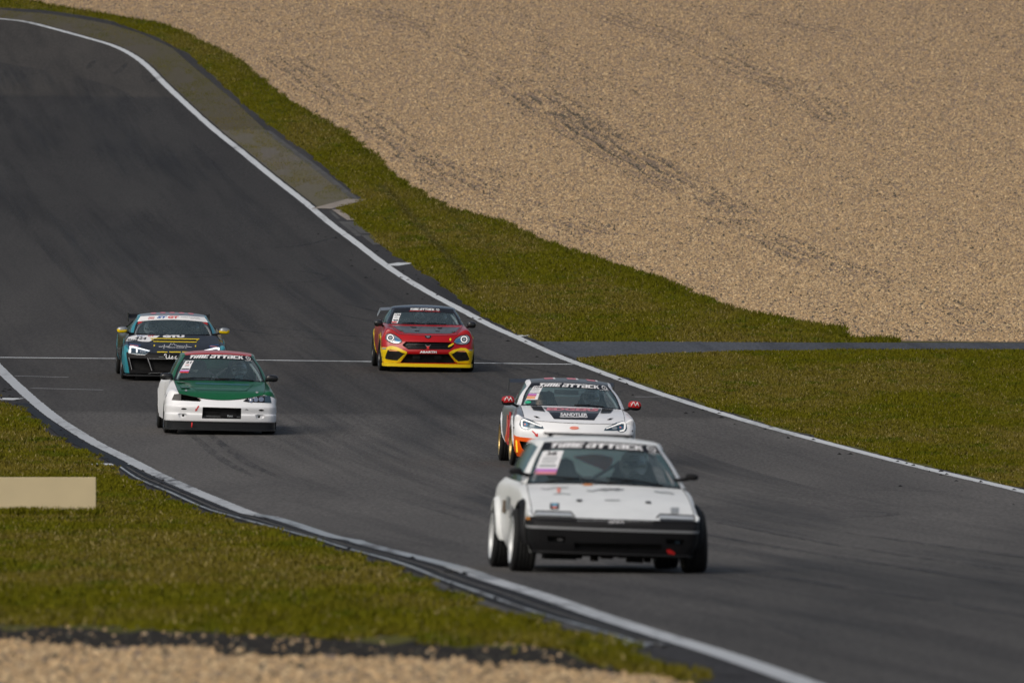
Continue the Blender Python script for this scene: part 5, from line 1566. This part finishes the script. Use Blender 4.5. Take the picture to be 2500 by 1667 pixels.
for outer, inner, lens, ind in (([(337, 985), (430, 990), (480, 968), (540, 963), (640, 990), (818, 1080), (800, 1125), (690, 1262), (600, 1280), (400, 1272), (345, 1250)],
                      [(400, 1180), (440, 1045), (492, 1022), (610, 1040), (790, 1098), (755, 1130), (640, 1240), (560, 1238), (425, 1215)], (505, 1125), [(470, 1040), (640, 1048), (635, 1068), (475, 1058)]),
                     ([(1602, 1095), (1700, 1035), (1840, 1003), (1930, 1010), (1985, 1042), (2066, 1036), (2058, 1180), (2025, 1300), (1780, 1288), (1715, 1250), (1620, 1125)],
                      [(1640, 1112), (1780, 1052), (1900, 1048), (1955, 1095), (1996, 1205), (1970, 1245), (1780, 1260), (1720, 1215)], (1890, 1160), [(1770, 1058), (1930, 1062), (1935, 1082), (1775, 1078)])):
    s1 = C.decal('lamp_surround', [outer], 'yellow_paint', .010, 30, .02)
    C.decal('lamp_pocket', [inner], 'black_hole', .016, 30, 0, s1)
    C.stroke('surround_lip', inner, 16, 'yellow_paint', .026, s1, True)
    C.decal('fog_lamp', ring2(*lens, 62, 60, 14), 'black_plastic', .020, parent=s1)
    C.stroke('pocket_bar', [(lens[0] - 100, lens[1] + 5), (lens[0] + 95, lens[1] + 12)], 8, 'carbon', .019, s1)
    C.decal('turn_signal', [ind], 'print_orange', .021, parent=s1)
for lamp, ring, blue in (([(405, 830), (412, 765), (440, 735), (490, 724), (560, 745), (640, 795), (705, 850), (715, 885), (655, 916), (560, 912), (470, 888)], (498, 812), [(590, 800), (690, 855), (690, 885), (610, 890), (575, 850)]),
                   ([(1695, 892), (1730, 838), (1790, 795), (1860, 766), (1950, 752), (1995, 780), (2016, 840), (2000, 890), (1950, 930), (1850, 942), (1750, 928)], (1898, 846), [(1715, 885), (1770, 830), (1830, 815), (1840, 900), (1760, 915)])):
    hl = C.decal('headlight', [lamp], 'lamp_pale', .004, 22, .018)
    C.stroke('lamp_rim', lamp, 13, 'print_black', .007, hl, True)
    C.decal('lamp_bowl', [ell2(*ring, 72, 72)], 'print_black', .007, 22, parent=hl)
    C.decal('running_light', ring2(*ring, 64, 64, 17), 'drl_white', .010, 22, parent=hl)
    C.decal('projector', [ell2(*ring, 30, 30)], 'lamp_pale', .011, 22, parent=hl)
    C.decal('reflector', [blue], 'lamp_blue', .008, 22, parent=hl)
for px, py in ((710, 676), (1698, 702)):
    C.decal('bonnet_pin', [ell2(px, py, 34, 15)], 'print_black', .006, thick=.005); C.decal('pin_head', [ell2(px, py, 15, 8)], 'gold_rim', .009)
for q in ([(870, 595), (985, 605), (1000, 630), (905, 625)], [(955, 668), (1040, 672), (1045, 690), (965, 688)], [(1390, 620), (1490, 610), (1480, 640), (1410, 648)], [(1355, 680), (1440, 682), (1435, 698), (1360, 696)]): C.decal('bonnet_vent', [q], 'black_hole', .006)
for p in ([(800, 590), (860, 665)], [(1600, 625), (1545, 690)], [(560, 590), (690, 715)], [(1830, 612), (1745, 735)], [(1030, 700), (1090, 600)], [(1320, 605), (1370, 700)]): C.stroke('bonnet_crease', p, 5, 'print_black', .005)
C.decal('scorpion_print', [[(1622, 820), (1650, 822), (1655, 858), (1635, 876), (1618, 850)]], 'print_yellow', .006)
C.decal('hand_print', [[(1588, 978), (1620, 945), (1690, 912), (1704, 930), (1660, 965), (1600, 992)]], 'print_yellow', .010)
C.decal('side_badge', [[(350, 998), (420, 1000), (420, 1026), (350, 1022)]], 'print_grey', .018); C.decal('side_badge', [[(1980, 1036), (2044, 1034), (2044, 1056), (1980, 1058)]], 'print_grey', .018)
splitter(C, 'front_splitter', .098, .158, .03, .13, .835, .42, 'yellow_paint')
splitter(C, 'splitter_blade', .080, .097, .06, .13, .80, .42, 'black_plastic')
for sd in (-1, 1): C.mirror(sd, (sd * .865, 1.32, .85), (.165, .118, .12), 'black_paint')
wg = C.add('rear_wing', grid_vf(patch([[(-.70, 3.75, 1.01), (-.3, 3.75, 1.04), (.3, 3.75, 1.04), (.70, 3.75, 1.01)], [(-.70, 3.95, 1.06), (-.3, 3.95, 1.08), (.3, 3.95, 1.08), (.70, 3.95, 1.06)]], 3, 4)), 'silver_paint')
for sd in (-1, 1):
    C.add('end_plate', ([(sd * .705, 3.75, 1.01), (sd * .705, 3.97, 1.06), (sd * .76, 3.97, .92), (sd * .76, 3.75, .90)], [(0, 1, 2, 3)]), 'silver_paint', wg, False)
    C.add('wing_strut', tube_vf([(sd * .4, 3.85, 1.05), (sd * .4, 3.82, .84)], .015, 6), 'carbon', wg)
person(C, .34, 2.06, .24, 'suit_dark', 'driver in dark helmet inside the red and yellow roadster', 'helmet_grey', 'drivers in the cars')

# ================================================================== green and white hatchback
D = Car('race_car', 'white and green widebody hatchback with red roof', -4.658, 195.4, .059, .80, 1000, 1172, 1483, .021, .0323, .035)
D.shell(dict(length=4.10, wheelbase=2.50, tyre=(.29, .225, .885, .03, .008, .915), rimf=.70, belly=.11,
  bonnet=[(.10, .545, .12, 1.6), (.30, .672, .05, 2), (.75, .762, .04, 2), (1.12, .826, .09, 2)],
  seam=(.44, .885, .52), fender_bulge=(.02, .02),
  side=dict(top=[(.15, .665, .62), (.22, .67, .635), (.35, .695, .69), (.79, .715, .757), (1.21, .73, .817), (1.8, .75, .83), (2.6, .76, .85), (3.4, .74, .88), (4.1, .68, .88)],
            sh=[(.15, .76, .62), (.35, .80, .665), (.79, .835, .685), (1.21, .80, .75), (2.2, .80, .755), (3.2, .865, .77), (4.1, .78, .76)],
            mid=[(.15, .85, .55), (.35, .868, .575), (.79, .885, .56), (1.21, .84, .56), (2.2, .82, .56), (3.2, .91, .60), (4.1, .82, .56)],
            low=[(.15, .88, .38), (.8, .89, .36), (1.3, .85, .34), (2.2, .83, .34), (3.2, .92, .38), (4.1, .82, .38)],
            sill=[(.15, .86, .16), (2.0, .80, .14), (3.2, .90, .20), (4.1, .76, .2)]),
  bumper=[(.092, .045, .09, .092, .68, .872, .44, .092), (.203, .035, .09, .203, .68, .875, .44, .203), (.215, .015, .09, .215, .68, .886, .44, .215), (.31, .0, .09, .31, .68, .890, .44, .31), (.335, .022, .09, .335, .68, .886, .44, .335), (.43, .0, .10, .43, .68, .888, .44, .44), (.475, .03, .10, .485, .68, .882, .44, .475)],
  bumper_split=[(0, 1, 0, None, 'carbon', 'air_dam'), (1, None, 0, None, 'white_paint', 'front_bumper')],
  cuts=[[(885, 1066), (1495, 1086), (1490, 1256), (870, 1246)], [(490, 1175), (520, 1162), (600, 1164), (635, 1180), (620, 1225), (580, 1240), (520, 1236)], [(1715, 1195), (1750, 1184), (1830, 1186), (1865, 1200), (1850, 1245), (1800, 1262), (1740, 1258)], [(395, 955), (430, 862), (500, 850), (835, 932), (845, 980)]],
  cut_names={0: 'radiator_opening', 1: 'tow_pocket', 2: 'tow_pocket', 3: 'empty_lamp_opening'}, cut_mats={1: 'white_paint', 2: 'white_paint'}, cut_depth={1: .02, 2: .02},
  screen=[(1.12, .826, .725, 1.27, .818), (1.46, 1.04, .645, 1.58, 1.025), (1.80, 1.228, .525, 1.88, 1.203)],
  roof=[(1.80, 1.228, .525, 1.203, 1.88), (1.95, 1.260, .535, 1.225, 1.99), (2.4, 1.280, .545, 1.238, 2.4), (3.1, 1.26, .53, 1.21, 3.1)],
  pillar=(.058, .12, .05), rear=(3.8, .95),
  mat=dict(bonnet='green_paint', fender=('white_paint', 'green_paint'), side=('white_paint', 'green_paint'), arch='white_paint', roof='red_roof_paint', pillar='green_paint', tail='green_paint', rim='dark_rim')))
D.frit(.035)
D.banner(.80, -.84, .96, .83, .965, subv=('GERMANY', .70, .94, .775, .80), ringr=.075)
D.plate([(-.91, .26), (-.68, .26), (-.64, .74), (-.87, .74)], '21', (.22, .85, .74, .92), [(.3, .75, .60, .64, 'print_red'), (.3, .8, .48, .52, 'print_grey'), (.05, .95, .24, .32, 'print_black'), (.0, 1, .10, .20, 'print_purple'), (0, 1, .0, .09, 'print_red')])
D.seat(-.36, 2.28, .20, .90, .52, ('OMP', .12, .05)); D.seat(.36, 2.28, .20, .90)
D.cage(2.70, .50, 1.20, 1.22, 1.18, (.68, .50), 'cage_pale')
D.steering(.36, 1.86, .76)
D.wiper(-.86, .03, -.12, .055); D.wiper(-.1, .05, .72, .0)
# right lamp unit
hl = D.decal('headlight', [[(1522, 978), (1560, 948), (1640, 918), (1862, 888), (1950, 892), (1972, 1005), (1600, 994)]], 'print_black', .005, 24, .02)
for px, py, rx in ((1645, 965, 34), (1725, 955, 36), (1810, 950, 42)): D.decal('lamp_bowl', [ell2(px, py, rx, 38)], 'chrome', .012, 20, parent=hl)
D.decal('running_light', [ell2(1640, 962, 12, 14)], 'drl_white', .016, parent=hl)
D.decal('corner_lens', [[(1866, 892), (1946, 896), (1966, 1002), (1862, 998)]], 'lamp_glass', .012, 24, parent=hl)
D.decal('corner_lens', [[(392, 955), (432, 862), (500, 852), (540, 866), (540, 965)]], 'print_black', .004, 24)
D.decal('lamp_bracket', [[(785, 905), (800, 905), (860, 960), (845, 968)]], 'post_wood', .008)
for z0 in range(5): D.stroke('radiator_core', [(885, 1090 + z0 * 32), (1485, 1108 + z0 * 32)], 5, 'trim_grey' if z0 == 4 else 'carbon', -.055)
D.decal('intercooler', [[(1165, 1115), (1425, 1122), (1425, 1245), (1165, 1240)]], 'black_plastic', -.045)
D.text('lettering', 'Spec', 1275, 1180, 1365, 1212, 'print_grey', -.038, .01)
for px, py in ((585, 1093), (1812, 1117)): D.decal('bumper_slot', [ell2(px, py, 42, 14)], 'black_hole', .004)
for px, py in ((570, 1196), (1779, 1220)): D.decal('tow_hole', [ell2(px, py, 20, 25)], 'black_hole', -.012)
D.decal('tow_arrow', [[(812, 1046), (832, 1054), (794, 1106), (778, 1096)], [(768, 1086), (802, 1116), (764, 1132)]], 'arrow_red', .005)
D.add('tow_strap', tube_vf([(-.46, .02, .19), (-.465, .0, .11)], .011, 6), 'arrow_red')
D.decal('maker_sticker', stroke2([(1555, 1112), (1575, 1100), (1605, 1118), (1575, 1108)], 7), 'print_black', .005)
D.decal('bonnet_stripe', [[(760, 676), (1625, 704), (1618, 726), (775, 700)]], 'print_dim_blue', .004)
for p in ([(690, 722), (812, 812)], [(1690, 700), (1565, 812)]): D.stroke('bonnet_crease', p, 9, 'green_paint', .010)
D.stroke('bonnet_crease', [(790, 785), (900, 792), (1490, 808), (1590, 800)], 9, 'green_paint', .012)
D.decal('bonnet_vent', [[(525, 735), (640, 735), (690, 775), (545, 778)]], 'green_paint', .018, thick=.02); D.decal('bonnet_vent', [[(470, 668), (590, 672), (600, 690), (480, 688)]], 'green_paint', .014, thick=.02)
for px, py in ((618, 805), (1745, 838)): D.decal('bonnet_pin', [ell2(px, py, 22, 14)], 'trim_grey', .006, thick=.005)
splitter(D, 'front_splitter', .070, .090, -.02, .09, .885, .42, 'carbon')
for sd in (-1, 1): D.mirror(sd, (sd * .84, 1.30, .875), (.205, .11, .12), 'black_paint')
D.add('side_strip', grid_vf(patch([[(-.858, 1.30, .78), (-.862, 1.30, .50), (-.858, 1.30, .25)], [(-.858, 1.36, .78), (-.862, 1.36, .50), (-.858, 1.36, .25)]], 2, 3)), 'post_wood')
wg = D.add('roof_spoiler', box_vf(-.48, .48, 3.12, 3.34, 1.20, 1.222), 'carbon', smooth=False)
person(D, .36, 2.20, .30, 'suit_teal', 'driver in white helmet inside the green and white hatchback', 'helmet_white', 'drivers in the cars')

# ================================================================== black and teal supercar
E = Car('race_car', 'black and teal supercar with rear wing behind the green hatchback', -6.12, 221.9, .058, .95, 992, 1222, 1361, .014, .0357, .030)
E.shell(dict(length=4.45, wheelbase=2.65, tyre=(.33, .26, .945, .04, .010, .965), rimf=.75, belly=.10,
  bonnet=[(.05, .492, .20, 2), (.45, .605, .16, 2), (.85, .705, .12, 2), (1.2, .79, .14, 2)],
  seam=(.55, .935, .47), fender_bulge=(.03, .035),
  side=dict(top=[(.2, .78, .50), (.27, .79, .515), (.61, .825, .635), (.97, .835, .715), (1.34, .80, .79), (1.9, .80, .82), (2.7, .82, .84), (3.6, .84, .86), (4.45, .76, .84)],
            sh=[(.2, .86, .52), (.61, .89, .645), (.97, .90, .695), (1.34, .875, .705), (2.2, .87, .70), (3.5, .935, .75), (4.45, .84, .74)],
            mid=[(.2, .91, .46), (.97, .945, .53), (1.4, .92, .50), (2.2, .90, .50), (3.5, .968, .55), (4.45, .90, .50)],
            low=[(.2, .93, .34), (.97, .94, .34), (1.5, .90, .32), (2.2, .88, .32), (3.5, .96, .36), (4.45, .88, .36)],
            sill=[(.2, .90, .13), (2.0, .86, .12), (4.45, .84, .2)]),
  bumper=[(.13, .02, .16, .13, .70, .90, .55, .13), (.25, -.01, .18, .25, .72, .92, .55, .25), (.38, -.01, .19, .38, .76, .932, .55, .37), (.45, .01, .20, .455, .78, .935, .55, .43)],
  bumper_split=[(0, None, 0, 5, 'black_plastic', 'front_bumper'), (0, None, 5, None, 'teal_paint', 'bumper_corner')],
  cuts=[[(762, 1008), (1690, 1020), (1622, 1212), (832, 1202)], [(418, 978), (722, 988), (795, 1192), (458, 1180)], [(1728, 1005), (2030, 995), (1985, 1205), (1662, 1212)]],
  screen=[(1.2, .79, .72, 1.38, .80), (1.5, .97, .67, 1.65, .962), (1.78, 1.125, .58, 1.9, 1.098)],
  roof=[(1.78, 1.125, .58, 1.098, 1.9), (1.95, 1.152, .58, 1.115, 2.0), (2.3, 1.172, .575, 1.13, 2.3), (2.9, 1.13, .53, 1.08, 2.9)],
  pillar=(.06, .12, .05), rear=(3.6, .93),
  mat=dict(bonnet='carbon', fender=('teal_paint', 'teal_paint'), side=('black_paint', 'black_paint'), arch='teal_paint', roof='silver_paint', pillar='teal_paint', tail='black_paint', rim='dark_rim', gap='black_plastic')))
E.frit(.05)
st = E.glass_print('sun_strip', [[(-1 + 2*i/24, .76 - .10*abs(-1+2*i/24)**2), (-1 + 2*(i+1)/24, .76 - .10*abs(-1+2*(i+1)/24)**2), (-1 + 2*(i+1)/24, 1.), (-1 + 2*i/24, 1.)] for i in range(24)], 'print_white', .004)
E.glass_print('sponsor_box', stroke2([(-.68, .80), (-.53, .81), (-.53, .92), (-.68, .91)], .022, True), 'print_red', .008, .1, st)
E.glass_print('sponsor_box', [rect2(-.66, .845, -.55, .875)], 'print_red', .008, .1, st)
E.glass_text('lettering', 'ST', -.45, -.16, .83, .965, 'print_blue', .008, .05, .2, st)
E.glass_text('lettering', 'GT', -.14, .18, .83, .965, 'print_red', .008, .05, .2, st)
E.glass_text('lettering', 'SUPER TOURING', .24, .78, .885, .935, 'print_grey', .008, .0, .2, st)
E.glass_text('lettering', 'GT CUP', .50, .80, .825, .865, 'print_grey', .008, .0, .2, st)
for sd in (-1, 1): E.glass_print('corner_sticker', [[(sd * .95, .50), (sd * .80, .645), (sd * .94, .635)]], 'print_red', .006)
for sx in (-.38, .38): E.seat(sx, 2.10, .15, .84)
E.cage(2.50, .50, 1.09, 1.25, 1.08, (.68, .54), 'cage_steel')
E.steering(.38, 1.72, .70)
E.decal('number_panel', [[(390, 604), (530, 566), (950, 580), (885, 625), (765, 690), (640, 688), (500, 664), (340, 680)]], 'print_white', .004, 24)
E.text('lettering', '424', 510, 592, 715, 642, 'print_black', .007, .02, .25, 18)
E.text('lettering', 'BRAVE', 370, 640, 560, 664, 'print_black', .007, .04, .25, 8)
E.text('lettering', 'STGT', 540, 572, 690, 590, 'print_blue', .007, .02, .25, 5); E.text('lettering', 'GT', 740, 574, 860, 600, 'print_red', .007, .02, .25, 3)
E.text('lettering', 'GTU', 1003, 573, 1395, 618, 'print_white', .006, .09, 0, 0)
for a in ([(770, 622), (1665, 638), (1655, 652), (785, 638)], [(798, 650), (830, 652), (828, 664), (805, 662)], [(1600, 664), (1640, 656), (1632, 670), (1604, 674)], [(832, 677), (1615, 692), (1608, 706), (840, 692)]): E.decal('bonnet_stripe', [a], 'print_yellow', .005)
E.decal('bonnet_vent', [[(800, 641), (1640, 655), (1600, 688), (840, 675)]], 'black_hole', .004)
for px, py in ((853, 760), (1592, 772)): E.decal('bonnet_pin', [ell2(px, py, 11, 17)], 'print_yellow', .006, thick=.005)
E.decal('heartbeat_line', stroke2([(930, 780), (995, 780), (1008, 765), (1024, 822), (1036, 738), (1050, 790), (1062, 778), (1120, 776), (1155, 716), (1178, 748), (1200, 718), (1228, 760), (1240, 745), (1258, 768), (1385, 778), (1402, 765), (1420, 818), (1432, 738), (1448, 790), (1460, 782), (1522, 790)], 7), 'print_white', .005, 40)
E.text('lettering', 'National Cologne', 1080, 784, 1390, 804, 'print_white', .005, .02, 0, 6)
for a, b in ((905, 1088), (1122, 1325), (1350, 1540)): E.decal('nose_stripe', [[(a, 868), (b, 870), (b, 886), (a, 884)]], 'print_yellow', .005)
E.stroke('lettering', [(1032, 938), (1045, 915), (1068, 922), (1066, 962), (1074, 992), (1100, 992), (1120, 965), (1128, 922), (1122, 965), (1126, 992), (1148, 990), (1170, 962), (1184, 946), (1172, 958), (1192, 980), (1178, 996), (1160, 990)], 14, 'print_white', .006)
E.stroke('lettering', [(1252, 950), (1230, 962), (1222, 985), (1240, 998), (1265, 988)], 14, 'print_white', .006)
E.stroke('nose_line', [(935, 962), (1022, 964)], 5, 'print_grey', .005)
E.stroke('bumper_fin', [(738, 978), (812, 1205)], 9, 'trim_grey', .008); E.stroke('bumper_fin', [(1705, 1000), (1640, 1212)], 9, 'trim_grey', .008)
E.stroke('bumper_fin', [(402, 965), (456, 1185)], 7, 'trim_grey', .006); E.stroke('bumper_fin', [(760, 990), (1690, 1002)], 5, 'trim_grey', .005)
for lamp, drl, st_ in (([(393, 768), (480, 768), (790, 858), (692, 926), (540, 918), (400, 896)], [[(402, 772), (478, 772), (782, 858), (755, 868), (480, 806), (440, 806), (440, 890), (404, 890)], [(528, 820), (558, 828), (558, 888), (530, 886)]], [(405, 728), (608, 752), (590, 780), (500, 766), (398, 760)]),
                  ([(2035, 800), (1950, 796), (1650, 872), (1745, 940), (1900, 935), (2030, 915)], [[(2028, 802), (1952, 800), (1655, 872), (1682, 882), (1950, 832), (1990, 834), (1990, 912), (2026, 912)], [(1902, 846), (1872, 852), (1872, 910), (1900, 908)]], [(2000, 748), (1830, 772), (1850, 800), (1930, 792), (2025, 782)])):
    hl = E.decal('headlight', [lamp], 'lamp_glass', .005, 24, .02)
    E.stroke('lamp_rim', lamp, 8, 'silver_paint', .009, hl, True)
    for d_ in drl: E.decal('running_light', [d_], 'drl_led', .011, 24, parent=hl)
    for k in range(3): E.decal('projector', [rect2(*((600 + k * 38, 850) if lamp[0][0] < 1000 else (1740 + k * 38, 866)), *((628 + k * 38, 890) if lamp[0][0] < 1000 else (1768 + k * 38, 906)))], 'lamp_pale', .008, parent=hl)
    sk = E.stroke('lamp_sticker', st_, 8, 'print_blue', .006, None, True)
    m_ = sum((Vector(p) for p in st_), Vector((0, 0))) / 5
    E.decal('lamp_sticker', [[(m_.x - 80, m_.y - 14), (m_.x + 70, m_.y + 4), (m_.x + 70, m_.y + 14), (m_.x - 80, m_.y - 2)]], 'print_salmon', .006)
splitter(E, 'front_splitter', .085, .110, -.06, .14, .92, .50, 'carbon')
E.stroke('splitter_edge', [(300, 1250), (500, 1262), (700, 1270), (810, 1240), (1000, 1235)], 5, 'trim_grey', .03)
for sd in (-1, 1): E.mirror(sd, (sd * .925, 1.32, .872), (.19, .115, .13), 'silver_paint', 'yellow_paint', -.06)
wg = E.add('rear_wing', grid_vf(patch([[(-.73, 4.05, 1.00), (-.3, 4.05, 1.0), (.3, 4.05, 1.0), (.73, 4.05, 1.00)], [(-.73, 4.2, 1.015), (-.3, 4.2, 1.015), (.3, 4.2, 1.015), (.73, 4.2, 1.015)], [(-.73, 4.36, 1.07), (-.3, 4.36, 1.07), (.3, 4.36, 1.07), (.73, 4.36, 1.07)]], 3, 4)), 'black_plastic')
for sd in (-1, 1):
    E.add('end_plate', box_vf(sd * .74 - .006, sd * .74 + .006, 4.02, 4.40, .94, 1.10), 'black_paint', wg, False)
    E.add('wing_strut', tube_vf([(sd * .45, 4.15, 1.01), (sd * .43, 4.1, .84)], .018, 6), 'black_paint', wg)
for k in range(5):
    x = -.34 + .17 * k; E.top_decal('roof_dot', [(x + .055 * math.cos(a), 2.12 + .13 * math.sin(a)) for a in np.linspace(0, 6.28, 15)[:-1]], 'print_pink')
E.add('side_blade', grid_vf(patch([[(-.93, 1.42, .68), (-.955, 1.45, .52), (-.94, 1.5, .30)], [(-.93, 1.75, .70), (-.955, 1.8, .52), (-.94, 1.85, .30)]], 3, 3)), 'black_paint')
person(E, .38, 2.02, .20, 'suit_dark', 'driver in dark helmet inside the black and teal supercar', 'helmet_black', 'drivers in the cars')
person(E, -.38, 2.02, .20, 'suit_grey', 'passenger in grey helmet inside the black and teal supercar', 'helmet_grey', 'passengers in the cars')
